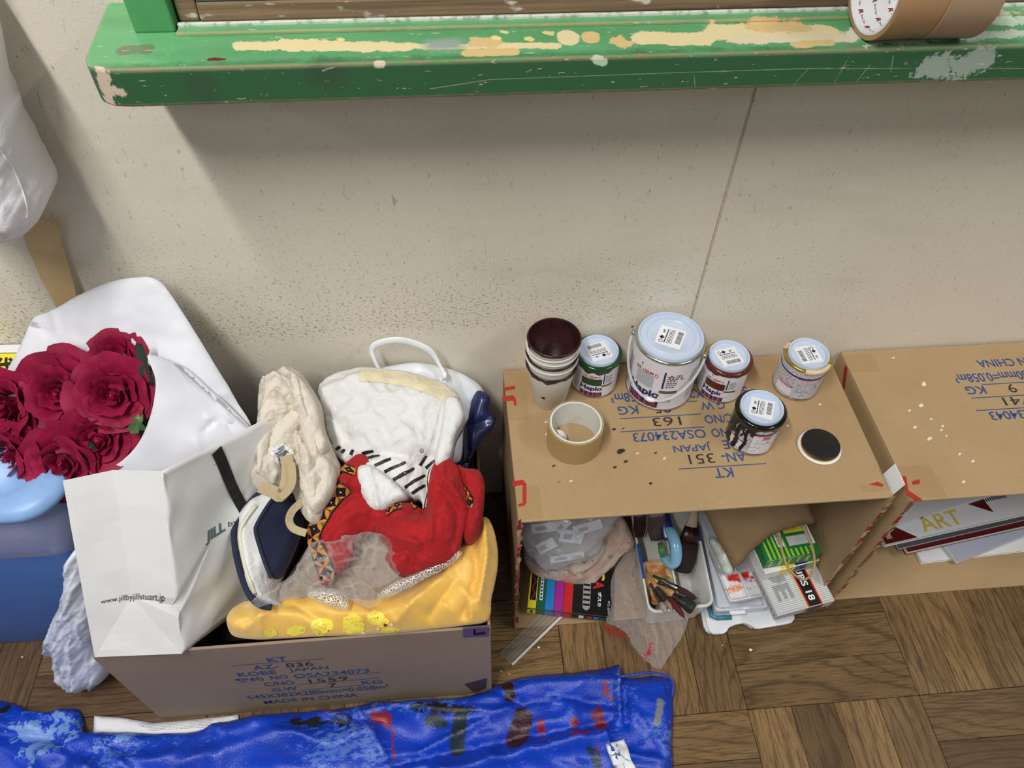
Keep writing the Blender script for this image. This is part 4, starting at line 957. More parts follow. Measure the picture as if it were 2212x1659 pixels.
# --- zipped pouch, white with navy panel and piping
t = thing('zip_pouch', atp(570, 1200, *heap(.03)), 'white zipped pouch with navy front panel and navy rope piping', 'pouch')
pb = mk('body', sheet([(562, 1066), (592, 1060), (640, 1090), (630, 1150), (606, 1215), (588, 1280), (604, 1306), (572, 1306), (545, 1292), (530, 1262), (516, 1215), (508, 1178), (507, 1142), (520, 1100)], heap(.030), .034, 30, 6, folds=(([(560, 1095), (540, 1140), (548, 1200), (560, 1260)], 10, .008), ([(525, 1130), (522, 1180), (535, 1240)], 5, -.006)), nz=((.003, 40, 40, 0),), thick=.07), M_WHITEC, t, True)
pt = bvh(pb)
mk('panel', sheet([(602, 1064), (625, 1070), (652, 1085), (650, 1130), (634, 1180), (606, 1238), (584, 1246), (570, 1205), (556, 1165), (554, 1142), (572, 1105)], heap(.060), .012, 14, 6, nz=((.002, 30, 30, 0),), thick=.02), M_NAVYC, t, True, label='navy panel')
pip = [(600, 1060), (566, 1064), (540, 1086), (516, 1112), (506, 1142), (508, 1182), (516, 1222), (527, 1258), (540, 1286), (560, 1306), (586, 1312)]
mk('piping', tube(spline([atp(u, v, *heap(.052)) for u, v in pip], 60), .0046, 8), M_PIPE, t, True, label='navy rope piping')
pip2 = [(604, 1062), (580, 1090), (556, 1130), (552, 1148), (562, 1185), (574, 1220), (586, 1248)]
mk('piping', tube(spline([atp(u, v, *heap(.072)) for u, v in pip2], 40), .0026, 8), M_PIPE, t, True)
zp = [(552, 1092), (530, 1120), (520, 1150), (524, 1190), (536, 1240), (552, 1282)]
zpt = [onto(pt, u, v, .0012) for u, v in spline(zp, 30)]
mk('zip', ribbon([a[0] for a in zpt if a], .005, .001, HN), mat('zip_cream', (206, 202, 184), .5), t, True)

# --- yellow satin bag along the front
t = thing('satin_bag', atp(800, 1330, *heap(-.01)), 'shiny yellow satin bag with lighter yellow printed patches, along the front rim', 'bag')
yf = [([(560, 1300), (640, 1310), (700, 1340)], 12, -.006), ([(540, 1360), (600, 1320), (640, 1290)], 9, .006), ([(1045, 1130), (1052, 1200), (1035, 1300)], 9, .010), ([(1025, 1180), (1030, 1250), (1000, 1330)], 9, -.010), ([(990, 1190), (960, 1250), (900, 1300), (860, 1345)], 16, .008), ([(960, 1220), (900, 1260), (850, 1290)], 10, -.006), ([(1000, 1160), (940, 1215)], 9, .006), ([(985, 1260), (930, 1330)], 14, -.008), ([(1020, 1340), (1012, 1290)], 7, .008), ([(590, 1295), (570, 1370)], 9, .005)]
yb = mk('body', sheet([(494, 1330), (520, 1302), (575, 1291), (640, 1280), (700, 1272), (760, 1284), (812, 1292), (862, 1266), (912, 1240), (962, 1206), (1002, 1172), (1034, 1126), (1053, 1120), (1068, 1150), (1076, 1195), (1073, 1240), (1062, 1290), (1054, 1338), (1000, 1350), (930, 1358), (850, 1366), (760, 1371), (680, 1374), (600, 1378), (540, 1380), (500, 1370)], heap(.0), .032, 60, 5.5, folds=[(a, b*.9, c*1.5, 'c') for a, b, c in yf], nz=((.009, 90, 40, .5), (.003, 120, 40, .75, 2)), thick=.10, seed=6), M_SATIN, t, True)
yt = bvh(yb)
mk('inner_lining', sheet([(600, 1300), (640, 1220), (690, 1160), (800, 1130), (880, 1180), (930, 1230), (860, 1290), (740, 1310)], heap(.004), .010, 40, 8, nz=((.008, 50, 40, .3),), thick=.05), fabric('greyish_lining', (164, 150, 132), (140, 124, 106)), t, True)
M_YPRINT = mat('bright_yellow_print', (244, 224, 84), .55, c2=(226, 186, 70), vs=170, vamt=(.55, .6))
def blob(cx, cy, rx_, ry_, ang=0, n=16, seed=0, wob=.12):
    rn = random.Random(seed); ca, sa = math.cos(ang), math.sin(ang); out = []
    for i in range(n):
        a = 2*math.pi*i/n; k = 1+rn.uniform(-wob, wob); x, y = rx_*k*math.cos(a), ry_*k*math.sin(a); out.append((cx+x*ca-y*sa, cy+x*sa+y*ca))
    return out
for i, (cx, cy, rx_, ry_, an) in enumerate(((584, 1367, 15, 9, -.1), (640, 1361, 23, 11, -.2), (695, 1352, 24, 19, -.1), (764, 1350, 26, 24, -.1), (817, 1337, 24, 17, .5), (842, 1362, 22, 8, -.2))):
    vf = decal(yt, blob(cx, cy, rx_, ry_, an, 16, i), .0008, 6)
    if vf[1]: mk('printed_patch', vf, M_YPRINT, t, True)
mk('printed_dot', cat(*[v for v in (decal(yt, blob(u, v_, r, r*.8, 0, 8, 1, .02), .0014, 4) for u, v_, r in ((815, 1334, 1.8), (832, 1349, 4), (710, 1361, 1.8), (691, 1367, 1.6))) if v[1]]), mat('brown_dot_print', (92, 52, 30), .6), t, kind='stuff', fixn=False)
mk('printed_dot', cat(*[v for v in (decal(yt, blob(u, v_, r, r*.9, 0, 8, 2, .2), .0014, 4) for u, v_, r in ((817, 1357, 4), (846, 1348, 4), (784, 1366, 4))) if v[1]]), M_WHITEC, t, kind='stuff', fixn=False)

# --- white net bag and clear plastic bag lying between
def netmat():
    t = NT('white_netting'); p = t.geo(); v = t.n('ShaderNodeTexVoronoi', {'Vector': p, 'Scale': 330.0}); v.distance = 'EUCLIDEAN'; v.feature = 'DISTANCE_TO_EDGE'
    m = t.ramp(v.outputs['Distance'], .10, .14); t.set(Base_Color=lin((226, 222, 214)), Roughness=.7)
    tr_ = t.n('ShaderNodeBsdfTransparent'); mx = t.n('ShaderNodeMixShader', {0: m, 1: t.b.outputs[0], 2: tr_.outputs[0]}); t.t.links.new(mx.outputs[0], t.out.inputs[0]); return t.m
M_NET = netmat()
t = thing('net_bag', atp(800, 1270, *heap(.02)), 'white mesh net bag peeping out above the yellow satin', 'bag')
mk('netting', sheet([(664, 1286), (690, 1270), (735, 1276), (752, 1296), (748, 1318), (715, 1312), (688, 1300)], heap(.040), .010, 14, 5, nz=((.003, 20, 20, 0),), open_=True), M_NET, t, True)
mk('netting', sheet([(818, 1284), (850, 1258), (900, 1236), (940, 1212), (985, 1190), (996, 1198), (965, 1226), (915, 1252), (870, 1276), (835, 1290)], heap(.044), .012, 14, 5, nz=((.003, 20, 20, 0),), open_=True), M_NET, t, True)
t = mk('plastic_bag', sheet([(534, 1308), (598, 1268), (640, 1232), (676, 1172), (740, 1162), (800, 1150), (846, 1160), (872, 1200), (868, 1238), (836, 1262), (806, 1272), (826, 1292), (800, 1314), (742, 1292), (664, 1290), (604, 1302), (548, 1318)], heap(.050), .012, 20, 6, folds=(([(545, 1310), (640, 1260), (720, 1215)], 6, .010), ([(690, 1230), (760, 1220), (830, 1200)], 6, .008), ([(770, 1180), (780, 1250)], 4, .008), ([(700, 1280), (790, 1270)], 5, .006), ([(830, 1200), (836, 1250)], 4, .006), ([(640, 1290), (700, 1250)], 5, -.006)), nz=((.012, 44, 30, .5, 2), (.007, 20, 16, .9, 2), (.003, 9, 9, .2, 2)), open_=True, seed=11), M_FILM, None, True, 'crinkled clear plastic bag lying on the yellow satin bag', 'plastic bag')
# ================================================================== ART MATERIALS IN THE BOX ON ITS SIDE
def quadbox(P, th, bev=.0012):
    """box whose top face has corners P (4 points, in order), th thick downwards along its own normal"""
    P = [np.asarray(p, float) for p in P]; n = np.cross(P[1]-P[0], P[3]-P[0]); n /= np.linalg.norm(n)
    if n[2] < 0: n = -n
    V = [tuple(p) for p in P]+[tuple(p-n*th) for p in P]
    F = [[0, 1, 2, 3], [7, 6, 5, 4]]+[[i, (i+1) % 4, 4+(i+1) % 4, 4+i] for i in range(4)]
    if not bev: return V, F
    bm = bmesh.new(); vs = [bm.verts.new(v) for v in V]
    for f in F: bm.faces.new([vs[i] for i in f])
    bmesh.ops.recalc_face_normals(bm, faces=bm.faces); bmesh.ops.bevel(bm, geom=list(bm.edges), offset=bev, segments=2, affect='EDGES', profile=.5)
    return frombm(bm)
def quadmap(P, off=.0005):
    P = [np.asarray(p, float) for p in P]; n = np.cross(P[1]-P[0], P[3]-P[0]); n /= np.linalg.norm(n)
    if np.dot(n, CAM-P[0]) < 0: n = -n
    return lambda a, b: (P[0]*(1-a)+P[1]*a)*(1-b)+(P[3]*(1-a)+P[2]*a)*b+n*off
def rectquad(fl, fr, depth, z, th):
    """rectangle with front edge fl->fr (xy), going back by depth"""
    fl, fr = np.asarray(fl[:2]), np.asarray(fr[:2]); e = fr-fl; nn = np.array([-e[1], e[0]])/np.linalg.norm(e)
    P = [fl, fr, fr+nn*depth, fl+nn*depth]; return [np.array([p[0], p[1], z]) for p in P]
# --- marker set: flat black carton with coloured stripes
MQ = rectquad(at(1138, 1314, z=.036), at(1320, 1334, z=.036), .135, .036, .018)
t = thing('marker_box', (MQ[0]+MQ[1])/2*np.array((1, 1, 0))+np.array((0, 0, .016)), 'flat black marker pen carton with coloured stripes, under the stained towel', 'box')
M_MBLACK = mat('black_carton', (22, 22, 24), .32)
mk('carton', quadbox(MQ, .0195), M_MBLACK, t)
f = quadmap(MQ, .0004); f2 = quadmap(MQ, .0008); fr_ = quadmap([MQ[0]-np.array((0, 0, .0195)), MQ[1]-np.array((0, 0, .0195)), MQ[1], MQ[0]], .0004)
for a, b, c, nm in ((.0, .105, (232, 216, 50), 'yellow'), (.105, .205, (28, 96, 66), 'green'), (.205, .315, (36, 122, 190), 'blue'), (.315, .425, (158, 40, 140), 'purple'), (.425, .535, (190, 40, 44), 'red')):
    m = mat('carton_'+nm, c, .32); mk('stripe', rect(a+.005, .01, b, .99, f, 1), m, t, fixn=False); mk('stripe', rect(a+.005, .06, b, .96, fr_, 1), m, t, fixn=False)
mk('black_window', rect(.025, .12, .095, .80, f2, 1), M_MBLACK, t, fixn=False)
zz = [(.062+.018*(1 if i % 2 else -1), .13+.085*i) for i in range(9)]
zp_ = strokepoly(zz, .013); zq = [(zz[i], zz[i+1]) for i in range(8)]
f3 = quadmap(MQ, .0011)
mk('zigzag', cat(*[poly2(strokepoly([a, b], .012), f3) for a, b in zq]), mat('carton_red', (190, 40, 44), .32), t, kind='stuff', fixn=False)
mk('white_strip', rect(.14, .13, .175, .95, f2, 1), M_PAPER, t, fixn=False)
mk('strip_print', cat(*[rect(.148, .15+.05*i, .167, .18+.05*i, f3, 1) for i in range(15)]), M_INK, t, kind='stuff', fixn=False)
vert = lambda x0, y0, sx, sy: (lambda a, b: f2(x0+b*sx, y0-a*sy))
mk('lettering', word('C', B3, 0, 0, 1, 1, lambda a, b: f2(.79+b*.12, .64-a*.14)), mat('carton_yellow', (232, 216, 50), .32), t, kind='stuff', fixn=False)
mk('lettering', word('A', B3, 0, 0, 1, 1, lambda a, b: f2(.775+b*.13, .49-a*.12)), mat('carton_red', (190, 40, 44), .32), t, kind='stuff', fixn=False)
mk('lettering', cat(word('ポスカ', B2, 0, 0, 1, 1, lambda a, b: f2(.835+b*.045, .33-a*.20)), word('PC-5M', 0.0, 0, 0, 1, 1, lambda a, b: f2(.955+b*.025, .22-a*.17)), word('色うつりしません', 0.0, 0, 0, 1, 1, lambda a, b: f2(.485+b*.03, .84-a*.42))), M_PAPER, t, kind='stuff', fixn=False)
mk('lettering', word('8', B2, .04, .2, .075, .85, quadmap([MQ[0]-np.array((0, 0, .0195)), MQ[1]-np.array((0, 0, .0195)), MQ[1], MQ[0]], .0009)), M_INK, t, kind='stuff', fixn=False)
hole = [(.70+.045*math.cos(a), .28+.16*math.copysign(1, math.sin(a))+.06*math.sin(a)) for a in np.linspace(0, 2*math.pi, 20)]
mk('die_cut_window', poly2(hole, f2), mat('window_grey', (150, 148, 146), .4), t, fixn=False)
mk('die_cut_window', cat(*[rect(.66, .12+.07*i, .74, .12+.07*i+.03, f3, 1) for i in range(5)]), M_MBLACK, t, kind='stuff', fixn=False)
mk('front_swatches', cat(*[rect(.62+.08*i, .2, .68+.08*i, .8, quadmap([MQ[0]-np.array((0, 0, .0195)), MQ[1]-np.array((0, 0, .0195)), MQ[1], MQ[0]], .0006), 1) for i in range(1)]), M_PAPER, t, fixn=False)
for i, c in enumerate(('red', 'blue', 'green')): mk('front_swatch', rect(.72+.075*i, .2, .78+.075*i, .8, quadmap([MQ[0]-np.array((0, 0, .0195)), MQ[1]-np.array((0, 0, .0195)), MQ[1], MQ[0]], .0006), 1), MATS['carton_'+c], t, fixn=False)
# --- clear ruler half under it
RQ = [at(1079, 1411, z=.003), at(1108, 1438, z=.003), at(1239, 1310, z=.014), at(1194, 1298, z=.014)]
t = thing('ruler', RQ[0]*np.array((1, 1, 0)), 'clear plastic grid ruler lying on the parquet under the marker carton', 'ruler')
M_ACR = mat_clear('clear_acrylic', (222, 222, 216), .07, .06, .4)
mk('blade', quadbox(RQ, .0022, .0006), M_ACR, t)
fq = quadmap(RQ, .0003); ln = [rect(.03, .02+.03*i, .97, .0225+.03*i, fq, 1) for i in range(30)]+[rect(x, .02, x+.018, .98, fq, 1) for x in (.2, .4, .6, .8)]
mk('grid_lines', cat(*ln), mat_clear('grey_ruler_lines', (50, 50, 50), .7, .5, .0), t, kind='stuff', fixn=False)
mk('bevel_edge', quadbox([RQ[1]+(RQ[0]-RQ[1])*.12+np.array((0, 0, .0012)), RQ[1]+np.array((0, 0, .0006)), RQ[2]+np.array((0, 0, .0006)), RQ[2]+(RQ[3]-RQ[2])*.12+np.array((0, 0, .0012))], .0006, 0), mat_clear('acrylic_edge', (240, 240, 238), .45, .05, .4), t)
# --- stained towel
def terry():
    t = NT('paint_stained_towelling'); p = t.geo(); n = t.noise(p, 26, 4)
    c = t.mix(t.ramp(n, .4, .62), lin((224, 213, 199)), lin((212, 164, 144)))
    c = t.mix(t.ramp(t.noise(p, 70, 3), .62, .7), c, lin((120, 84, 72)))
    t.set(Base_Color=c, Roughness=.95); t.b.inputs['Sheen Weight'].default_value = .3; t.bump(t.noise(p, 700, 3, .8), .9, .003); return t.m
M_TERRY = terry()
t = thing('towel', at(1230, 1250, z=.05)*np.array((1, 1, 0))+np.array((0, 0, .037)), 'pink-stained white towel crumpled over the marker carton', 'towel')
tpl = plane3(at(1140, 1225, z=.055), at(1345, 1205, z=.055), at(1250, 1100, z=.11))
mk('cloth', sheet([(1132, 1188), (1138, 1222), (1164, 1246), (1202, 1254), (1252, 1264), (1284, 1264), (1300, 1246), (1322, 1226), (1346, 1200), (1370, 1180), (1364, 1150), (1342, 1112), (1320, 1085), (1200, 1085), (1136, 1125)], tpl, .014, 26, 5, folds=(([(1240, 1250), (1290, 1200), (1310, 1165)], 8, .010, 'c'), ([(1255, 1244), (1225, 1222), (1200, 1225)], 7, .008, 'c'), ([(1300, 1230), (1330, 1190)], 8, -.006)), nz=((.006, 34, 30, .3), (.002, 7, 7, 0)), thick=.016), M_TERRY, t, True)
mk('cloth_fold', sheet([(1185, 1228), (1215, 1215), (1260, 1200), (1290, 1178), (1304, 1168), (1308, 1185), (1300, 1205), (1280, 1225), (1262, 1236), (1240, 1243), (1225, 1232)], (tpl[0]+tpl[1]*.022, tpl[1]), .010, 14, 5, nz=((.004, 26, 20, .3), (.0015, 7, 7, 0)), thick=.012), M_TERRY, t, True)
# --- resealable bag of small packets
M_HAZE = mat_clear('hazy_zip_bag', (206, 210, 214), .26, .12, .5, 50, .5)
zpl = plane3(at(1150, 1210, z=.115), at(1290, 1190, z=.125), at(1230, 1110, z=.20))
t = thing('zip_bag', at(1220, 1215, z=.10), 'hazy resealable plastic bag of small white packets on the towel', 'plastic bag')
mk('film', sheet([(1124, 1122), (1180, 1095), (1334, 1088), (1320, 1138), (1302, 1160), (1292, 1188), (1270, 1206), (1240, 1215), (1186, 1232), (1168, 1226), (1148, 1204), (1128, 1168)], zpl, .018, 34, 6, folds=(([(1140, 1160), (1200, 1175), (1280, 1180)], 4, .006, 'c'), ([(1230, 1110), (1260, 1190)], 4, .006, 'c')), nz=((.006, 26, 34, .6, 2), (.004, 14, 14, .2, 2)), thick=.022), M_HAZE, t, True)
rn = random.Random(5)
for (u, v, w, hh, an, off) in ((1225, 1205, .060, .014, .25, .006), (1235, 1160, .040, .026, -.5, .008), (1180, 1180, .034, .022, .9, .006), (1270, 1140, .05, .02, .6, .008), (1180, 1140, .05, .02, .2, .007), (1215, 1135, .03, .02, 1.2, .008)):
    ct = atp(u, v, zpl[0]+zpl[1]*off, zpl[1]); e1 = np.array((math.cos(an), math.sin(an), 0)); e1 -= zpl[1]*np.dot(e1, zpl[1]); e1 /= np.linalg.norm(e1); e2 = np.cross(zpl[1], e1)
    Q = [ct-e1*w/2-e2*hh/2, ct+e1*w/2-e2*hh/2, ct+e1*w/2+e2*hh/2, ct-e1*w/2+e2*hh/2]
    pk = mk('packet', quadbox(Q, .003, .0008), mat('packet_white', (228, 231, 234), .5), t); mk('packet_print', rect(.15, .3, .5, .7, quadmap(Q, .0004), 1), mat('packet_grey_print', (150, 152, 158), .5), pk, fixn=False)
mk('barcode', cat(*[rect(i*.07, 0, i*.07+.035, 1, quadmap([atp(*p, zpl[0]+zpl[1]*.024, zpl[1]) for p in ((1136, 1196), (1160, 1208), (1160, 1222), (1140, 1210))]), 1) for i in range(14)]), mat('blue_print', (40, 52, 100), .5), t, kind='stuff', fixn=False)
# --- thin carrier bag spilling out onto the floor
M_FILM2 = mat_clear('thin_pinkish_film', (214, 206, 208), .17, .08, .7, 60, .8)
t = thing('thin_carrier_bag', at(1400, 1400, z=0), 'thin see-through carrier bag with red print spilling onto the parquet', 'plastic bag')
pp = plane3(at(1330, 1250, z=.045), at(1385, 1240, z=.045), at(1405, 1440, z=.004))
pb2 = mk('film', sheet([(1318, 1262), (1330, 1225), (1352, 1196), (1372, 1190), (1382, 1240), (1392, 1300), (1412, 1330), (1450, 1330), (1478, 1318), (1482, 1340), (1470, 1375), (1452, 1405), (1440, 1425), (1424, 1447), (1400, 1435), (1378, 1415), (1360, 1385), (1348, 1366), (1322, 1352), (1308, 1340), (1318, 1310)], pp, .016, 24, 5, folds=(([(1345, 1230), (1380, 1320), (1410, 1390)], 5, .010, 'c'), ([(1325, 1290), (1370, 1350), (1400, 1420)], 5, .007, 'c'), ([(1470, 1330), (1430, 1380), (1420, 1440)], 5, .008, 'c'), ([(1360, 1200), (1350, 1270)], 5, .006, 'c')), nz=((.010, 34, 30, .9, 2), (.006, 15, 18, .4, 2), (.003, 8, 8, .2, 1)), open_=True, seed=2), M_FILM2, t, True)
pt2 = bvh(pb2)
mk('red_print', decal(pt2, [(1403, 1389), (1409, 1387), (1407, 1403), (1404, 1415), (1398, 1414), (1401, 1400)], .001, 5), M_CRIM, t, fixn=False)
mk('red_print', cat(*[decal(pt2, strokepoly(p, 1.8), .001, 5) for p in ([(1385, 1416), (1394, 1413)], [(1394, 1413), (1396, 1425)], [(1396, 1425), (1388, 1429)], [(1388, 1429), (1384, 1420)], [(1388, 1420), (1393, 1422)])]), M_CRIM, t, kind='stuff', fixn=False)
mk('red_print', sheet([(1306, 1352), (1330, 1356), (1352, 1372), (1348, 1378), (1322, 1372), (1308, 1364)], hplane(.003), .001, 8, 6, open_=True), mat_clear('red_film_print', (186, 40, 50), .35, .2, .3), t, True)

# --- white tool tray with rim
TQ = [at(1364, 1100, z=.088), at(1404, 1321, z=.088), at(1540, 1304, z=.088), at(1498, 1100, z=.088)]
c0, c1, c2, c3 = TQ
tl = thing('tool_tray', ((c0+c1+c2+c3)/4)*np.array((1, 1, 0))+np.array((0, 0, .005)), 'paint-stained white plastic tray of brushes with blue label strips', 'tray')
M_TRAY = mat('stained_white_plastic', (218, 219, 214), .35, c2=(190, 190, 180), vs=30, vamt=(.5, .75))
def rr_loop(P, r, n=6):
    out = []
    m = len(P)
    for i in range(m):
        a, b, c = P[(i-1) % m], P[i], P[(i+1) % m]; d1 = (a-b)/np.linalg.norm(a-b); d2 = (c-b)/np.linalg.norm(c-b)
        for k in range(n+1):
            t_ = k/n; out.append((b+d1*r)*(1-t_)**2+2*b*t_*(1-t_)+(b+d2*r)*t_**2)
    return out
def tray(P, z0, z1, r, wall, taper, lip):
    ctr = sum(P)/4
    def ring(sh, z): return [np.array([*(ctr[:2]+(p[:2]-ctr[:2])*(1-sh/np.linalg.norm(p[:2]-ctr[:2]))), z]) for p in rr_loop([q for q in P], r)]
    loops = [ring(taper, z0), ring(0, z1-.004), ring(-lip, z1-.004), ring(-lip, z1), ring(wall*.2, z1), ring(wall, z1-.003), ring(wall+taper, z0+.003)]
    n = len(loops[0]); V = [tuple(p) for l in loops for p in l]; F = []
    for j in range(len(loops)-1):
        for i in range(n): k = (i+1) % n; F.append([j*n+i, j*n+k, (j+1)*n+k, (j+1)*n+i])
    F.append(list(range(n))[::-1]); F.append([(len(loops)-1)*n+i for i in range(n)]); return V, F
mk('tray_body', tray(TQ, .0055, .088, .016, .004, .012, .004), M_TRAY, tl, 'auto')
dv = lambda a, b: (c0*(1-a)+c3*a)*(1-b)+(c1*(1-a)+c2*a)*b
def wallbox(p, q, zt, zb, th):
    e = q-p; e = e/np.linalg.norm(e[:2]); nn = np.array([-e[1], e[0], 0])*th/2
    V = [p-nn, q-nn, q+nn, p+nn]; V = [np.array([v[0], v[1], zt]) for v in V]+[np.array([v[0], v[1], zb]) for v in V]
    return [tuple(v) for v in V], [[0, 1, 2, 3], [7, 6, 5, 4]]+[[i, (i+1) % 4, 4+(i+1) % 4, 4+i] for i in range(4)]
mk('divider', wallbox(dv(.52, .03), dv(.52, .93), .07, .012, .003), M_TRAY, tl)
M_BLUE_L = mat('blue_label_strip', (34, 74, 150), .35)
def strip(a, b0, b1, w, m, nm): return mk(nm, poly2([dv(a-w, b0)+np.array((0, 0, .0012)), dv(a+w, b0)+np.array((0, 0, .0012)), dv(a+w, b1)+np.array((0, 0, .0012)), dv(a-w, b1)+np.array((0, 0, .0012))], lambda *p: np.array(p)) if False else ([tuple(dv(a-w, b0)+np.array((0, 0, .0012))), tuple(dv(a+w, b0)+np.array((0, 0, .0012))), tuple(dv(a+w, b1)+np.array((0, 0, .0012))), tuple(dv(a-w, b1)+np.array((0, 0, .0012)))], [[0, 1, 2, 3]]), m, tl, fixn=False)
strip(0.0, .36, .70, .022, M_BLUE_L, 'label_strip'); strip(1.0, .08, .36, .022, M_BLUE_L, 'label_strip')
# orange palette lying in the left half
PQ = [dv(.07, .46), dv(.07, .86), dv(.50, .90), dv(.44, .46)]; PQ = [np.array((p[0], p[1], .052)) for p in PQ]
t = thing('mixing_palette', sum(PQ)/4, 'small wavy-edged palette stained orange, lying in the tool tray', 'palette')
n = 40; mk('dish', tray(PQ, .040, .056, .012, .006, .004, .001), mat('orange_stained_plastic', (186, 120, 66), .4, c2=(214, 176, 130), vs=60, vamt=(.45, .65)), t, 'auto')
wv = [np.array((*(dv(.50+.028*math.sin(i*1.1), .5+.42*i/22)[:2]), .0575)) for i in range(23)]
mk('wavy_rim', ribbon(wv, .012, .002, (0, 0, 1)), mat('tan_stained_plastic', (206, 178, 134), .4), t, True)
# brushes: handle, ferrule, bristles
M_WOODH = mat('bare_wood_handle', (186, 138, 84), .45, c2=(150, 104, 60), vs=60)
M_ALU = mat('aluminium_ferrule', (188, 188, 186), .28, 1.0, c2=(120, 112, 104), vs=160)
def bristle(name, c, c2): return mat(name, c, .75, c2=c2, vs=700, bs=900, bst=.8, bdist=.002)
def brush(pts, label, hm, bm_, r=.0035, fl=.03, bl=.035, flat=False, group='brushes in the tool tray'):
    """pts: end of handle -> tip, 3D"""
    a, b = np.asarray(pts[0], float), np.asarray(pts[1], float); L = np.linalg.norm(b-a); d = (b-a)/L
    t = thing('paint_brush', a, label, 'paint brush', group)
    P = lambda s: a+d*s
    hl = L-fl-bl
    mk('handle', tube([P(0), P(hl*.05), P(hl*.5), P(hl*.85), P(hl)], [r*.35, r*.55, r*.8, r*1.15, r*.95], 10), hm, t, True)
    mk('ferrule', tube([P(hl-.002), P(hl+fl*.3), P(hl+fl*.34), P(hl+fl)], [r*.98, r*1.05, r*1.12, r*1.15], 12, .6 if flat else None), M_ALU, t, 'auto')
    mk('bristles', tube([P(hl+fl-.002), P(hl+fl+bl*.4), P(hl+fl+bl*.8), P(L)], [r*1.1, r*1.35, r*.9, r*.12] if not flat else [r*1.1, r*1.3, r*1.3, r*1.1], 14, .6 if flat else None), bm_, t, True)
    return t
def bp2(u0, v0, z0, u1, v1, z1): return at(u0, v0, z=z0), at(u1, v1, z=z1)
brush(bp2(1392, 1236, .085, 1440, 1325, .100), 'thin brush with a white-crusted metal ferrule, leftmost over the tray rim', M_WOODH, bristle('white_crusted_bristle', (196, 186, 176), (110, 84, 70)), .0042, .040, .020)
brush(bp2(1397, 1238, .092, 1452, 1318, .104), 'thin brush beside the white-crusted one on the tray rim', M_WOODH, bristle('pale_bristle', (176, 160, 140), (90, 70, 56)), .0036, .030, .018)
brush(bp2(1404, 1236, .094, 1480, 1336, .100), 'brush with red-stained bristles pointing down over the tray rim', M_WOODH, bristle('red_stained_bristle', (112, 26, 22), (60, 14, 14)), .0044, .030, .045)
brush(bp2(1410, 1244, .090, 1494, 1322, .100), 'dark flat brush between the red-stained and the green-handled brush', M_WOODH, bristle('dark_bristle', (34, 28, 24), (16, 14, 12)), .0050, .026, .040, True)
brush(bp2(1410, 1243, .100, 1506, 1293, .108), 'green-handled brush with a brown pointed tip', mat('dark_green_lacquer', (30, 62, 34), .25), bristle('brown_bristle', (72, 36, 28), (40, 20, 16)), .0042, .022, .036)
t = brush(bp2(1418, 1262, .094, 1500, 1312, .116), 'stubby round brush whose black bristle end faces the camera', M_WOODH, bristle('black_stiff_bristle', (26, 26, 26), (70, 70, 68)), .0058, .028, .014, True)
e = at(1495, 1304, z=.116); dd_ = (e-at(1418, 1262, z=.094)); dd_ /= np.linalg.norm(dd_)
hairs = []; rn = random.Random(9)
s1 = np.cross(dd_, (0, 0, 1)); s1 /= np.linalg.norm(s1); s2 = np.cross(s1, dd_)
for i in range(110):
    a = rn.uniform(0, 6.28); rr = .0095*math.sqrt(rn.random()); p = e-dd_*.016+s1*rr*math.cos(a)*.8+s2*rr*math.sin(a)
    q = e+s1*rr*1.15*math.cos(a)*.9+s2*rr*1.3*math.sin(a)+dd_*rn.uniform(-.002, .003); hairs.append(tube([p, q], .0005, 4))
mk('stiff_hairs', cat(*hairs), MATS['black_stiff_bristle'], t, kind='stuff')
# big wash brush, maroon
P0_, P1_ = at(1500, 1102, z=.15), at(1474, 1236, z=.07)
t = thing('wash_brush', P1_, 'wide wooden brush soaked in dark maroon paint, standing in the tray', 'paint brush')
d = (P1_-P0_)/np.linalg.norm(P1_-P0_); L = np.linalg.norm(P1_-P0_)
mk('handle', tube([P0_-d*.06, P0_, P0_+d*L*.28], [.006, .0065, .011], 12, .5, (0, -.6, .8)), mat('stamped_bare_wood', (196, 176, 146), .55), t, True)
mk('ferrule', tube([P0_+d*L*.26, P0_+d*L*.55], [.012, .018], 14, .45, (0, -.6, .8)), M_MAROON, t, True)
mk('bristles', tube([P0_+d*L*.52, P0_+d*L*.8, P0_+d*L*.97, P0_+d*L], [.019, .020, .016, .012], 18, .5, (0, -.6, .8)), bristle('maroon_bristle', (44, 20, 22), (22, 8, 10)), t, True)
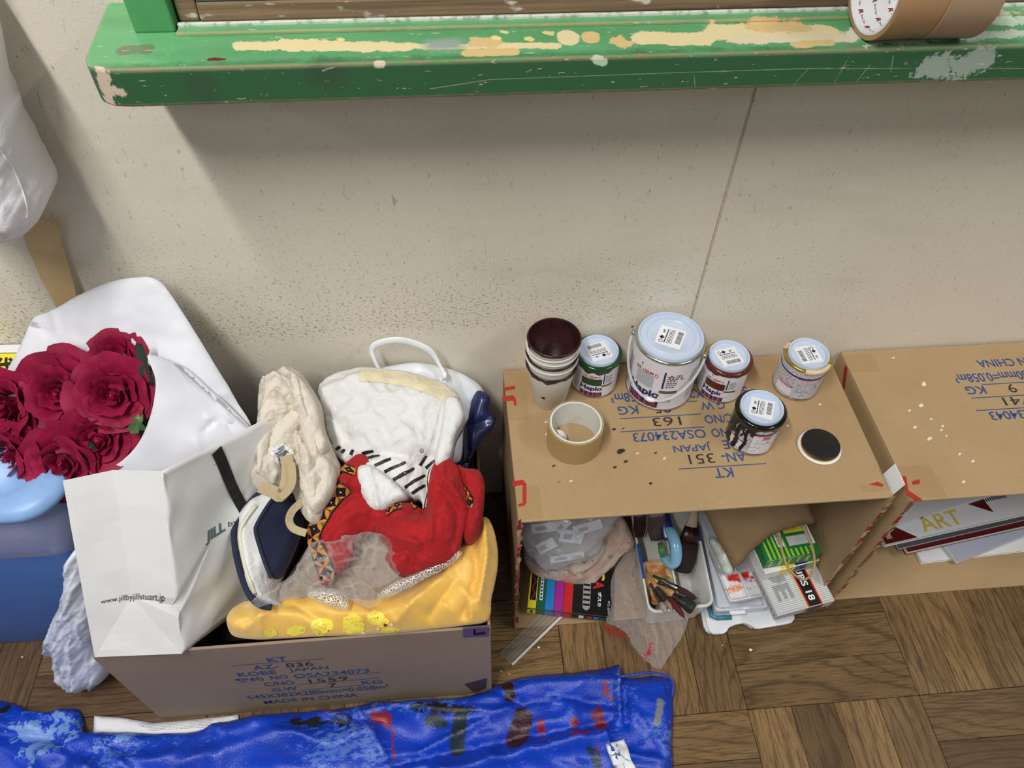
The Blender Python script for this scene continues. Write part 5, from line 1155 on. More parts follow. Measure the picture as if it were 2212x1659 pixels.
# two rag-like wide brushes at the back of the tray
for (u, v, u2, v2, z, zz_, c, cb, lb, w) in ((1382, 1085, 1381, 1158, .16, .09, (64, 24, 24), (34, 12, 12), 'wide brush with dark red bristles hanging in the back of the tray', .010), (1418, 1080, 1420, 1164, .165, .095, (108, 92, 88), (60, 50, 48), 'wide brush with frayed grey bristles hanging in the back of the tray', .016)):
    a, b = at(u, v, z=z), at(u2, v2, z=zz_); d = (b-a)/np.linalg.norm(b-a); L = np.linalg.norm(b-a)
    t = thing('wash_brush', b, lb, 'paint brush')
    mk('handle', tube([a-d*.05, a+d*L*.15], [.006, .010], 10, .5, (0, -.6, .8)), mat('stamped_bare_wood', (196, 176, 146), .55), t, True)
    mk('ferrule', tube([a+d*L*.13, a+d*L*.4], [w, w*1.05], 12, .45, (0, -.6, .8)), M_ALU, t, 'auto')
    bmn = bristle('wash_bristle_%d' % c[0], c, cb); mk('bristles', tube([a+d*L*.38, a+d*L*.75, b], [w, w*1.15, w*.8], 16, .5, (0, -.6, .8)), bmn, t, True)
    hs = []
    sd = np.cross(d, (0, -.6, .8)); sd /= np.linalg.norm(sd); up_ = np.cross(sd, d)
    for i in range(90):
        s = rn.uniform(-1, 1); p = a+d*L*rn.uniform(.4, .8)+sd*w*s*1.05+up_*w*.52; q = p+d*L*rn.uniform(.15, .25)+sd*rn.uniform(-.003, .003)+up_*rn.uniform(0, .003); hs.append(tube([p, q], .0004, 4))
    mk('stray_hairs', cat(*hs), bmn, t, kind='stuff')
# light blue tape dispenser
dc = at(1443, 1180, z=.105); t = thing('tape_dispenser', dc-np.array((0, 0, .03)), 'light blue and navy plastic tape dispenser standing in the tray', 'dispenser')
M_SKY = mat('sky_blue_plastic', (126, 178, 206), .18)
loop_ = [dc+np.array((.000, .030, .012)), dc+np.array((.006, .014, .020)), dc+np.array((.009, -.010, .016)), dc+np.array((.008, -.026, .000)), dc+np.array((.002, -.028, -.012)), dc+np.array((-.004, -.014, -.016))]
mk('case', tube(spline(loop_, 30), .0105, 12, .75), M_SKY, t, True)
mk('back_case', quadbox([dc+np.array(p) for p in ((-.010, .006, .016), (.012, .006, .020), (.006, .075, .040), (-.014, .075, .036))], .022, .004), mat('navy_plastic', (24, 34, 108), .25), t, 'auto')
mk('tape_core', tf(lathe([(.006, 0), (.013, 0), (.013, .008), (.006, .008), (.006, 0)], 28, (0, 0, 0), (False, False)), Matrix.Translation(Vector(dc+np.array((-.016, -.004, -.006)))) @ Matrix.Rotation(1.4, 4, 'Y')), mat('green_tape', (60, 120, 62), .3), t, 'auto')

# --- palettes
def outline_slab(px, z, th, m, parent, name, bev=.0015): return mk(name, prism(pxpoly(px, z), z-th, z, bev), m, parent, 'auto')
M_WPL = mat('white_palette_plastic', (222, 224, 228), .3, c2=(210, 213, 220), vs=14)
pal = [(1512, 1262), (1520, 1310), (1528, 1352), (1534, 1364), (1542, 1369), (1562, 1368), (1570, 1364), (1576, 1354), (1590, 1348), (1608, 1345), (1622, 1350), (1632, 1357), (1642, 1357), (1700, 1347), (1711, 1344), (1717, 1336), (1715, 1318), (1690, 1262)]
t = thing('paint_palette', at(1600, 1320, z=.006)*np.array((1, 1, 0))+np.array((0, 0, .0046)), 'clean white palette with a thumb notch, sticking out lowest of the pile', 'palette')
outline_slab([(u-8, v-2) for u, v in pal], .0125, .0075, M_WPL, t, 'plate', .0012); outline_slab(pal, .019, .0062, M_WPL, t, 'lid', .0012)
B2q = [at(1546, 1319, z=.044), at(1660, 1311, z=.044)]; BQ = rectquad(B2q[0], B2q[1], .20, .044, .02)
t = thing('paint_palette', sum(BQ)/4*np.array((1, 1, 0))+np.array((0, 0, .0195)), 'white lidded palette with blue watercolour stains, under the orange and red one', 'palette')
stn = [(tuple(at(u, v, z=.044)), tuple(at(u+5, v+2, z=.044)), r, c, .02) for u, v, r, c in ((1555, 1300, .010, (150, 172, 214)), (1562, 1290, .004, (86, 116, 190)), (1572, 1305, .006, (170, 186, 220)), (1590, 1308, .008, (196, 206, 228)), (1548, 1270, .008, (186, 210, 214)), (1556, 1240, .008, (196, 212, 226)))]
def stained(name, base, st, wobs=90):
    t_ = NT(name); p = t_.geo(); c = t_.stains(p, lin(base), st, t_.noise(p, wobs, 5, .7), .0015); t_.set(Base_Color=c, Roughness=.3); return t_.m
mk('tray', tray(BQ, .0205, .044, .008, .006, .002, .001), stained('blue_stained_plastic', (218, 223, 230), stn), t, 'auto')
mk('clasp', quadbox([BQ[0]*.72+BQ[1]*.28+np.array((0, -.006, -.008)), BQ[0]*.42+BQ[1]*.58+np.array((0, -.006, -.008)), BQ[0]*.42+BQ[1]*.58+np.array((0, .004, -.006)), BQ[0]*.72+BQ[1]*.28+np.array((0, .004, -.006))], .006, .001), M_WPL, t)
mk('teal_edge', tube([BQ[0]+np.array((-.004, .02, -.018)), BQ[0]+np.array((-.004, -.002, -.018)), BQ[0]+np.array((.004, -.006, -.018)), BQ[0]+np.array((.03, -.007, -.018))], .0045, 8), mat('teal_plastic', (58, 122, 138), .3), t, True)
OQ = rectquad(at(1577, 1299, z=.062), at(1664, 1283, z=.062), .105, .062, .014)
t = thing('paint_palette', sum(OQ)/4*np.array((1, 1, 0))+np.array((0, 0, .0475)), 'white palette with wells of orange and red paint beside the kraft bag', 'palette')
stn = [(tuple(at(u, v, z=.059)), tuple(at(u2, v2, z=.059)), r, c, .018) for u, v, u2, v2, r, c in ((1580, 1243, 1612, 1236, .011, (206, 44, 34)), (1600, 1248, 1630, 1244, .009, (190, 36, 30)), (1577, 1270, 1604, 1264, .009, (228, 128, 54)), (1580, 1284, 1600, 1282, .0045, (224, 120, 50)), (1612, 1272, 1632, 1262, .006, (226, 130, 60)))]
mk('tray', tray(OQ, .048, .062, .006, .005, .001, .001), stained('orange_red_stained_plastic', (224, 225, 230), stn, 160), t, 'auto')
mk('well_wall', wallbox(OQ[0]*.5+OQ[3]*.5+np.array((.003, 0, 0)), OQ[1]*.5+OQ[2]*.5, .061, .050, .002), M_WPL, t); mk('well_wall', wallbox(OQ[0]*.5+OQ[1]*.5+np.array((0, .003, 0)), OQ[2]*.5+OQ[3]*.5, .061, .050, .002), M_WPL, t)
# --- clear folder and bubble wrap between tray and palettes
t = mk('clear_folder', sheet([(1505, 1108), (1545, 1105), (1560, 1150), (1572, 1200), (1580, 1228), (1556, 1240), (1540, 1210), (1520, 1150)], plane3(at(1505, 1110, z=.12), at(1545, 1105, z=.12), at(1570, 1238, z=.066)), .004, 12, 6, nz=((.004, 20, 20, .2, 2),), thick=.004), M_HAZE, None, True, 'grey see-through folder standing between the tray and the kraft bag', 'folder')
t = mk('bubble_wrap', sheet([(1532, 1168), (1545, 1162), (1562, 1180), (1578, 1212), (1584, 1236), (1566, 1242), (1556, 1222), (1544, 1196)], plane3(at(1534, 1168, z=.11), at(1560, 1170, z=.11), at(1572, 1240, z=.075)), .010, 10, 4, nz=((.004, 7, 7, .2),), thick=.006), mat('bubble_wrap_film', (206, 208, 204), .25, c2=(176, 186, 170), vs=80, bs=300, bst=.6), None, True, 'piece of whitish bubble wrap tucked beside the kraft bag', 'bubble wrap')
# --- gouache box
GQ = [at(1680, 1331, z=.088), at(1804, 1297, z=.088)]; GQ = rectquad(GQ[0], GQ[1], .175, .088, .022)
sk = (at(1603, 1212, z=.098)-GQ[0]); GQ[2] = GQ[1]+np.array((-.030, .165, .010)); GQ[3] = GQ[0]+np.array((-.030, .165, .010))
def ribbed(name):
    t_ = NT(name); g = t_.geo(); sp = t_.n('ShaderNodeSeparateXYZ', {0: g}); a = GQ[3]-GQ[0]; a = a[:2]/np.linalg.norm(a[:2])
    s = t_.math('ADD', t_.math('MULTIPLY', sp.outputs[0], a[0]*1.0), t_.math('MULTIPLY', sp.outputs[1], a[1]*1.0))
    w = t_.math('SINE', t_.math('MULTIPLY', s, 6.283/.0034)); t_.set(Base_Color=t_.mix(t_.ramp(w, -.3, .3), lin((170, 171, 172)), lin((216, 217, 218))), Roughness=.35); return t_.m
t = thing('paint_set_box', GQ[0]*np.array((1, 1, 0))+np.array((0, 0, .062)), 'silver pinstriped gouache carton with a black band reading OURS 18', 'box')
mk('carton', quadbox(GQ, .022), mat('silver_carton', (190, 190, 190), .35), t)
f = quadmap(GQ, .0004); f2 = quadmap(GQ, .0008); f3 = quadmap(GQ, .0012)
mk('top_print', rect(.02, .02, .98, .98, f, 1), ribbed('pinstriped_print'), t, fixn=False)
mk('band', rect(.52, .005, .80, .995, f2, 1), mat('yellow_band', (232, 206, 60), .35), t, fixn=False); f25 = quadmap(GQ, .0010)
mk('band', rect(.535, .005, .785, .995, f25, 1), mat('magenta_band', (196, 30, 84), .35), t, fixn=False); mk('band', rect(.56, .005, .76, .995, f3, 1), M_MBLACK, t, fixn=False)
f4 = quadmap(GQ, .0015); mk('lettering', word('OURS 18', B2, 0, 0, 1, 1, lambda a, b: f4(.60+b*.11, .53-a*.47)), M_PAPER, t, kind='stuff', fixn=False)
mk('lettering', word('UE', B3, 0, 0, 1, 1, lambda a, b: f2(.12+b*.28, .55-a*.42)), mat('grey_big_print', (150, 152, 152), .4), t, kind='stuff', fixn=False)
dn = np.array((0, 0, .022)); fs = quadmap([GQ[3]-dn, GQ[0]-dn, GQ[0], GQ[3]], .0006)
mk('lettering', word('OPAQUE WATER COLOURS 18', 0.0, .48, .3, .97, .62, fs), M_INK, t, kind='stuff', fixn=False)
fs2 = quadmap([GQ[0]-dn, GQ[1]-dn, GQ[1], GQ[0]], .0006)
mk('band', rect(.52, .02, .80, .98, fs2, 1), MATS['magenta_band'], t, fixn=False); mk('band', rect(.55, .02, .77, .98, quadmap([GQ[0]-dn, GQ[1]-dn, GQ[1], GQ[0]], .0009), 1), M_MBLACK, t, fixn=False)
# --- poster colour box
KQ = rectquad(at(1654, 1240, z=.122), at(1771, 1210, z=.122), .07, .122, .024)
t = thing('paint_set_box', KQ[0]*np.array((1, 1, 0))+np.array((0, 0, .098)), 'white poster colour carton with yellow, navy and lime end, under the green one', 'box')
mk('carton', quadbox(KQ, .0235), mat('white_carton', (224, 224, 220), .35), t)
dk = np.array((0, 0, .0235)); fk = quadmap([KQ[0]-dk, KQ[1]-dk, KQ[1], KQ[0]], .0005)
for a, b, c, nm in ((.30, .55, (230, 208, 52), 'lemon'), (.55, .78, (40, 42, 112), 'indigo'), (.78, .985, (150, 180, 60), 'lime')): mk('stripe', rect(a, .03, b, .97, fk, 1), mat('carton_'+nm, c, .35), t, fixn=False)
for a, b, nm in ((.30, .55, 'lemon'), (.55, .78, 'indigo'), (.78, .985, 'lime')): mk('stripe', rect(a, .02, b, .5, quadmap(KQ, .0005), 1), MATS['carton_'+nm], t, fixn=False)
mk('lettering', word('POSTER', B1, .53, .12, .77, .32, quadmap([KQ[0]-dk, KQ[1]-dk, KQ[1], KQ[0]], .0009)), M_PAPER, t, kind='stuff', fixn=False)
# --- green striped watercolour box
VQ = [at(1657, 1214, z=.150), at(1775, 1194, z=.150)]; VQ = rectquad(VQ[0], VQ[1], .075, .150, .026)
t = thing('paint_set_box', VQ[0]*np.array((1, 1, 0))+np.array((0, 0, .124)), 'green and lime striped watercolour carton, on top of the paint box pile', 'box')
mk('carton', quadbox(VQ, .0265), mat('green_carton', (30, 116, 58), .3), t)
fv = quadmap(VQ, .0005); fv2 = quadmap(VQ, .0009); dvv = np.array((0, 0, .0265)); fvf = quadmap([VQ[0]-dvv, VQ[1]-dvv, VQ[1], VQ[0]], .0005)
M_LIME = mat('lime_print', (160, 196, 62), .3)
for i in range(5): mk('stripe', rect(.06+.085*i, .02, .10+.085*i, .98, fv, 1), M_LIME, t, fixn=False)
for i in range(5): mk('stripe', rect(.06+.17*i, .25, .12+.17*i, .97, fvf, 1), M_LIME, t, fixn=False)
for i in range(5): mk('stripe', rect(.48+.09*i, .03, .52+.09*i, .22, fv, 1), M_LIME, t, fixn=False)
mk('picture_panel', rect(.50, .28, .86, .52, fv2, 1), mat('tube_picture_grey', (196, 198, 194), .35), t, fixn=False); mk('picture_panel', rect(.50, .60, .86, .92, fv2, 1), mat('tube_picture_yellow', (222, 206, 64), .35), t, fixn=False)
mk('white_panel', rect(.87, .25, .97, .95, fv2, 1), M_PAPER, t, fixn=False)
bs_ = mk('barcode_panel', rect(.30, .30, .42, .80, fv2, 1), M_PAPER, t, fixn=False); mk('barcode', cat(*[rect(.315, .34+.03*i, .385, .355+.03*i, quadmap(VQ, .0012), 1) for i in range(14)]), M_INK, t, kind='stuff', fixn=False)
# --- kraft paper bag with twisted cord handle, draped over the cartons
M_KPAP = mat('kraft_bag_paper', (138, 112, 80), .7, c2=(128, 103, 72), vs=10)
kp = plane3(at(1530, 1130, z=.21), at(1745, 1110, z=.21), at(1590, 1225, z=.135))
t = thing('kraft_paper_bag', at(1590, 1225, z=.12), 'brown kraft paper bag with twisted cord handle, lying over the paint cartons', 'bag')
mk('body', sheet([(1516, 1094), (1660, 1075), (1742, 1078), (1764, 1130), (1748, 1134), (1734, 1131), (1692, 1145), (1660, 1162), (1632, 1182), (1606, 1212), (1584, 1228), (1572, 1204), (1552, 1166), (1532, 1124)], kp, .008, 20, 7, folds=(([(1595, 1095), (1630, 1160)], 5, .003, 'c'), ([(1660, 1085), (1690, 1140)], 5, -.004, 'c'), ([(1550, 1120), (1590, 1200)], 6, .003, 'c')), nz=((.004, 50, 40, .4),), thick=.006, sm=False), M_KPAP, t, True)
hk = [(1683, 1150, .19), (1686, 1172, .176), (1692, 1200, .166), (1702, 1226, .158), (1718, 1243, .150), (1735, 1252, .140), (1750, 1244, .150), (1759, 1222, .160), (1757, 1190, .166), (1748, 1160, .172), (1735, 1134, .19)]
mk('cord_handle', tube(spline([at(u, v, z=z) for u, v, z in hk], 60), .0021, 8), mat('twisted_paper_cord', (176, 146, 98), .7, bs=500, bst=.8), t, True, label='twisted paper cord handle')

# ================================================================== BOOKS IN THE RIGHT BOX
def book(fl, fr, depth, z, th, label, cover, pages=None, group='books and papers in the right box', name='book', tilt=0.0):
    Q = rectquad(fl, fr, depth, z, th)
    Q[2] = Q[2]+np.array((0, 0, tilt)); Q[3] = Q[3]+np.array((0, 0, tilt))
    t = thing(name, Q[0]*np.array((1, 1, 0))+np.array((0, 0, z-th)), label, name.replace('_', ' '), group)
    mk('cover', quadbox(Q, .0012, .0004), cover, t); dq = np.array((0, 0, 1.))
    ins = [Q[0]*.995+Q[2]*.005, Q[1]*.995+Q[3]*.005, Q[2], Q[3]]
    mk('pages', quadbox([q-dq*.0013 for q in ins], th-.0026, 0), pages or mat('page_edges', (226, 224, 218), .8, c2=(206, 204, 198), vs=500), t)
    mk('cover', quadbox([q-dq*(th-.0012) for q in Q], .0012, .0004), cover, t)
    return t, Q
M_MAG = mat('white_gloss_cover', (214, 216, 222), .25); M_MAR = mat('maroon_cover', (84, 22, 22), .3); M_SLATE = mat('slate_cover', (70, 72, 78), .4); M_GREYC = mat('grey_notebook_cover', (168, 172, 190), .4)
book(at(1992, 1215, z=.012), at(2290, 1180, z=.012), .17, .012, .007, 'loose white papers lying lowest on the floor of the right box', mat('sheet_white', (222, 224, 226), .6), name='paper_stack')
book(at(2072, 1212, z=.027), at(2300, 1122, z=.027), .13, .027, .014, 'grey notebook with a pale label, leaning lowest of the books', M_GREYC)
t_, Q = book(at(2052, 1222, z=.03), at(2290, 1135, z=.03), .16, .03, .013, 'second grey notebook, under the labelled grey notebook', M_GREYC) if False else (None, None)
book(at(1962, 1192, z=.041), at(2250, 1128, z=.041), .155, .041, .012, 'dark maroon book under the art textbook', M_MAR)
book(at(1942, 1185, z=.049), at(2250, 1114, z=.049), .15, .049, .007, 'thin slate grey book between the maroon book and the art textbook', M_SLATE)
t, Q = book(at(1914, 1176, z=.062), at(2300, 1090, z=.062), .155, .062, .012, 'white art textbook with maroon corners and ART in yellow', M_MAG)
f = quadmap(Q, .0006); mk('cover_corner', poly2([(.0, .0), (.17, .0), (.03, .34), (0, .34)], f), M_MAR, t, fixn=False); mk('cover_corner', poly2([(.45, .40), (.60, .80), (.62, .10)], f), M_MAR, t, fixn=False)
mk('title', word('ART', 0.0, .22, .04, .44, .24, quadmap(Q, .0009)), mat('gold_yellow_print', (206, 178, 50), .35), t, kind='stuff', fixn=False)
mk('title', word('美術資料', B1, .02, .05, .05, .3, quadmap(Q, .0009)), M_PAPER, t, kind='stuff', fixn=False)
mk('barcode', cat(*[rect(.60+.012*i, .25, .606+.012*i, .55, quadmap(Q, .0009), 1) for i in range(12)]), M_INK, t, kind='stuff', fixn=False)
t, Q = book(at(1906, 1143, z=.074), at(2150, 1066, z=.074), .10, .074, .010, 'white softcover lying topmost of the books in the right box', M_MAG)
mk('spine_mark', rect(.34, .01, .36, .99, quadmap([Q[0]-np.array((0, 0, .01)), Q[1]-np.array((0, 0, .01)), Q[1], Q[0]], .0006), 1), mat('rust_print', (160, 84, 60), .4), t, fixn=False)
# ================================================================== BLUE BIN AT THE LEFT
M_BIN = mat('blue_bin_plastic', (90, 146, 220), .38, c2=(76, 130, 206), vs=6)
M_BINL = mat('light_blue_lid_plastic', (134, 170, 218), .42, c2=(118, 156, 208), vs=40, vamt=(.45, .75))
def rrect(x0, x1, y0, y1, r, n=8):
    out = []
    for cx, cy, a0_ in ((x1-r, y1-r, 0), (x0+r, y1-r, 90), (x0+r, y0+r, 180), (x1-r, y0+r, 270)):
        for k in range(n+1): a = math.radians(a0_+90*k/n); out.append((cx+r*math.cos(a), cy+r*math.sin(a)))
    return out
def loft(loops, cap0=True, cap1=True):
    n = len(loops[0]); V = [tuple(p) for l in loops for p in l]; F = []
    for j in range(len(loops)-1):
        for i in range(n): k = (i+1) % n; F.append([j*n+i, j*n+k, (j+1)*n+k, (j+1)*n+i])
    if cap0: F.append(list(range(n))[::-1])
    if cap1: F.append([(len(loops)-1)*n+i for i in range(n)])
    return V, F
BX0, BX1, BY0, BY1 = -.760, -.305, -.272, -.012
def lp_(ins, z, r=.055): return [(x, y, z) for x, y in rrect(BX0+ins, BX1-ins, BY0+ins, BY1-ins*.2, r)]
bin_ = thing('storage_bin', ((BX0+BX1)/2, (BY0+BY1)/2, 0), 'blue plastic bin with light blue lid and plastic liner, left of the boxes', 'bin')
mk('body', loft([lp_(.030, .0008, .04), lp_(.028, .004, .04), lp_(.004, .44), lp_(.0, .455), lp_(.006, .455), lp_(.034, .01, .04)]), M_BIN, bin_, 'auto', label='blue bin body')
mk('lid', loft([lp_(.006, .452), lp_(-.008, .455), lp_(-.012, .462), lp_(-.012, .470), lp_(-.004, .478), lp_(.014, .480), lp_(.022, .474), lp_(.036, .474), lp_(.044, .484), lp_(.060, .492), lp_(.085, .494, .05)]), M_BINL, bin_, True, label='light blue lid')
M_LINER = mat_clear('greyish_liner_film', (186, 184, 200), .30, .14, .5, 60, .5)
ll = []
for z, o in ((.452, .004), (.43, -.004), (.40, -.006), (.375, -.003), (.352, .0), (.342, .004)):
    ll.append([(x+.004*mnoise.noise(Vector((x*30, y*30, z*20))), y+.004*mnoise.noise(Vector((x*30, y*30+5, z*20))), z+.010*mnoise.noise(Vector((x*14, y*14, 3)))*(1 if z < .36 else .2)) for x, y, _ in [(p[0], p[1], 0) for p in lp_(o, z)]])
mk('liner', loft(ll, False, False), M_LINER, bin_, True, label='see-through plastic liner folded over the rim')
# printed card on the lid
lq = [at(-70, 742, z=.497), at(38, 742, z=.497), at(18, 838, z=.497), at(-90, 838, z=.497)]
lq = [np.array((-.56, -.075, .4955)), np.array((-.425, -.070, .4955)), np.array((-.428, -.20, .4955)), np.array((-.563, -.205, .4955))]
lq = [at(-220, 748, z=.4955), at(52, 744, z=.4955), at(30, 880, z=.4955), at(-260, 884, z=.4955)]
t = thing('notice_card', sum(lq)/4, 'white and yellow printed notice lying on the bin lid', 'notice')
mk('card', quadbox([lq[3], lq[2], lq[1], lq[0]], .0008, 0), M_PAPER, t)
f = quadmap([lq[3], lq[2], lq[1], lq[0]], .0005); f2 = quadmap([lq[3], lq[2], lq[1], lq[0]], .0008); f3 = quadmap([lq[3], lq[2], lq[1], lq[0]], .0011)
mk('border', rect(.03, .0, .985, .86, f, 1), M_INK, t, fixn=False); mk('yellow_field', rect(.035, .0, .98, .845, f2, 1), mat('notice_yellow', (240, 220, 50), .5), t, fixn=False)
mk('lettering', word('袋', B2, .78, .30, .965, .78, f3), M_INK, t, kind='stuff', fixn=False)

# ================================================================== ROSE BOUQUET IN WHITE PAPER
M_WRAP = mat('white_wrapping_paper', (216, 216, 222), .5, c2=(207, 208, 215), vs=7, bs=200, bst=.05)
bpl = plane3(at(335, 602, y=-.022), at(10, 830, z=.520), at(545, 930, z=.470))
bq = thing('rose_bouquet', at(430, 960, z=.47), 'bouquet of dark red roses wrapped in a cone of white paper', 'bouquet')
def bb(u, v): return 0.012*np.sin((u-100)/130.0)+.004*np.sin(v/60.0)
wrap = mk('wrap_back', sheet([(-30, 850), (10, 800), (40, 744), (62, 690), (108, 671), (180, 634), (250, 607), (310, 598), (338, 600), (362, 618), (400, 678), (452, 762), (498, 840), (512, 870), (545, 935), (520, 1000), (380, 1030), (200, 1035), (60, 1030), (-40, 960)], bpl, .004, 40, 8, folds=(([(108, 672), (130, 720), (80, 800)], 6, .004, 'c'), ([(60, 700), (100, 720)], 6, -.004, 'c'), ([(470, 850), (515, 845)], 5, .003, 'c'), ([(480, 865), (512, 890)], 4, -.003, 'c')), nz=((.006, 150, 120, .4), (.0012, 30, 30, .2)), thick=.0012, bend=bb), M_WRAP, bq, True, label='white paper sheet')
# front of the cone: rolls out of the sheet and comes forward round the stems
def bend_front(u, v):
    a = np.array([355., 690.]); b = np.array([560., 960.]); d = (b-a)/np.linalg.norm(b-a); n = np.array([-d[1], d[0]])   # fold line; n points down-left
    s = ((u-a[0])*n[0]+(v-a[1])*n[1])/170.0; s = np.clip(s, 0, 1.3)
    al = np.clip(((u-a[0])*d[0]+(v-a[1])*d[1])/340.0, 0, 1)
    return .010+.072*np.sin(np.clip(s, 0, 1)*1.5708)*(1-.62*al)
fr = mk('wrap_front', sheet([(318, 770), (335, 812), (334, 850), (322, 905), (300, 955), (268, 992), (232, 1014), (196, 1032), (240, 1040), (300, 1042), (360, 1038), (430, 1010), (500, 980), (560, 955), (540, 925), (500, 880), (455, 840), (410, 800), (360, 776), (335, 768)], bpl, .001, 30, 6, folds=(([(405, 800), (460, 850), (500, 905)], 6, .006, 'c'), ([(440, 930), (470, 905), (505, 925)], 5, -.005, 'c'), ([(450, 900), (490, 918)], 5, .005, 'c'), ([(425, 950), (440, 990)], 5, .004, 'c')), nz=((.003, 60, 60, .4),), thick=.0012, rayb=bend_front), M_WRAP, bq, True, label='white paper rolled round the stems')
lip = [(60, 1016), (120, 1030), (200, 1034), (260, 1028)]
mk('wrap_lip', sheet([(-30, 960), (20, 1000), (70, 1022), (130, 1034), (200, 1036), (240, 1030), (236, 1038), (180, 1046), (110, 1044), (40, 1028), (-30, 990)], (bpl[0]+bpl[1]*.03, bpl[1]), .004, 10, 8, thick=.0012), M_WRAP, bq, True)
# roses: bud + rings of petals
def rosemat():
    t = NT('crimson_rose_petal'); p = t.geo(); lw = t.n('ShaderNodeLayerWeight', {'Blend': .4}).outputs['Facing']
    c = t.mix(t.ramp(t.noise(p, 30, 3), .3, .7), lin((150, 18, 60)), lin((116, 9, 42)))
    t.set(Base_Color=c, Roughness=.6); t.b.inputs['Sheen Weight'].default_value = .35; t.b.inputs['Sheen Tint'].default_value = lin((220, 60, 110))
    t.b.inputs['Specular IOR Level'].default_value = .25; t.b.inputs['Subsurface Weight'].default_value = .0
    t.bump(t.noise(t.vscale(p, 1, 1, 1), 220, 3), .18, .001); return t.m
M_ROSE = rosemat()
def petal_mesh(r0, l, tilt, half, curl, seed):
    rn = random.Random(seed); V, F = [], []; nu, nv = 9, 7; ph = rn.uniform(0, 6)
    for j in range(nv):
        v = j/(nv-1)
        for i in range(nu):
            u = -1+2*i/(nu-1); wv = (.35+.65*math.sin(min(1, v*1.25)*math.pi/2))*(1-.30*max(0, v-.7)/.3)
            phi = u*half*wv; rad = r0+l*math.sin(tilt)*v*(.55+.45*v)+curl*max(0, v-.55)**2*4*l
            z = l*math.cos(tilt*.75)*v*(1-.16*u*u*v)-curl*.6*max(0, v-.7)**2*5*l + .0012*math.sin(u*6+ph)*v*v
            rad += .0010*math.sin(u*5+ph*2)*v
            V.append((rad*math.cos(phi), rad*math.sin(phi), z))
    for j in range(nv-1):
        for i in range(nu-1): a = j*nu+i; F.append([a, a+1, a+nu+1, a+nu])
    return V, F
RINGS = [(3, .0024, .026, .03, 1.3, .02), (4, .0056, .0275, .10, 1.15, .05), (5, .0092, .0285, .20, 1.0, .09), (6, .0128, .029, .36, .92, .14), (6, .0150, .0285, .66, .88, .20), (5, .0160, .028, 1.0, .85, .24)]
PET = []
for k, (n_, r0, l, ti, ha, cu) in enumerate(RINGS):
    for s in range(2):
        me = bpy.data.meshes.new('petal'); V, F = petal_mesh(r0, l, ti, ha, cu, k*10+s); me.from_pydata(V, [], F)
        for p in me.polygons: p.use_smooth = True
        me.materials.append(M_ROSE); PET.append(me)
budme = None
def rose(pos, axis, scale, spin, seed):
    global budme
    rn = random.Random(seed); ax = Vector(axis).normalized(); q = Vector((0, 0, 1)).rotation_difference(ax)
    M = Matrix.Translation(Vector(pos)) @ q.to_matrix().to_4x4() @ rotz(spin) @ Matrix.Scale(scale, 4)
    if budme is None:
        b0 = mk('rose', lathe([(.002, -.006), (.0100, -.002), (.0115, .004), (.0085, .013), (.0040, .020), (.0012, .0235)], 14), M_ROSE, bq, True, local=True); budme = b0.data; o = b0
    else: o = bpy.data.objects.new('rose', budme); COL.objects.link(o); o.parent = bq
    o.matrix_parent_inverse = BASE[bq.name].inverted(); o.matrix_world = M; o.matrix_basis = M
    for k, (n_, r0, l, ti, ha, cu) in enumerate(RINGS):
        for i in range(n_):
            p = bpy.data.objects.new('petal', PET[k*2+rn.randint(0, 1)]); COL.objects.link(p); p.parent = o
            p.rotation_euler = (rn.uniform(-.10, .10)*(k > 1), rn.uniform(-.12, .16)*(k > 1), 2*math.pi*i/n_+k*.7+rn.uniform(-.18, .18)); s = rn.uniform(.92, 1.10); p.scale = (s, s, s*rn.uniform(.92, 1.06))
    return o
view = (CAM-bpl[0]); view /= np.linalg.norm(view)
AX = bpl[1]*.75+np.array((-.28, -.35, .35))
RS = [(255, 775, .020, 1.00, (.15, .4, .1)), (132, 850, .034, 1.28, (-.1, .2, .0)), (246, 852, .042, 1.22, (.12, .05, .05)), (18, 880, .034, 1.18, (-.4, .1, .0)), (214, 948, .044, 1.12, (.15, -.2, .05)), (140, 995, .050, 1.22, (-.05, -.35, .0)), (28, 985, .046, 1.15, (-.35, -.3, .0)), (190, 905, .022, .9, (0, 0, 0)), (85, 930, .016, .85, (-.1, 0, 0))]
for i, (u, v, off, sc, dax) in enumerate(RS):
    p = atp(u, v, bpl[0]+bpl[1]*off, bpl[1]); a = bpl[1]*.9+view*.35+np.array(dax); a /= np.linalg.norm(a)
    rose(p-a*.010*sc, a, sc, i*1.3, i+1)
# leaves, sepals and stems
M_LEAF = mat('rose_leaf_green', (74, 104, 58), .5, c2=(54, 82, 46), vs=60); M_LEAFD = mat('dark_leaf_green', (38, 54, 40), .5, c2=(28, 42, 32), vs=50)
def leaf(px, off, m, w):
    P = [atp(u, v, bpl[0]+bpl[1]*o, bpl[1]) for (u, v), o in zip(px, off)]; C_ = spline(P, 12); n_ = len(C_); V, F = [], []
    for i, p in enumerate(C_):
        t_ = C_[min(i+1, n_-1)]-C_[max(i-1, 0)]; t_ /= np.linalg.norm(t_)+1e-9; s = np.cross(t_, bpl[1]); s /= np.linalg.norm(s)
        ww = w*math.sin(math.pi*(.08+.92*i/(n_-1))**.8)*(1+.08*(i % 2))+.0003
        V += [tuple(p+s*ww+bpl[1]*.002), tuple(p), tuple(p-s*ww+bpl[1]*.002)]
    for i in range(n_-1):
        for k in range(2): a = i*3+k; F.append([a, a+1, a+4, a+3])
    mk('leaf', (V, F), m, bq, True)
leaf([(302, 742), (310, 790), (322, 830), (330, 850)], (.05, .045, .04, .03), M_LEAFD, .007)
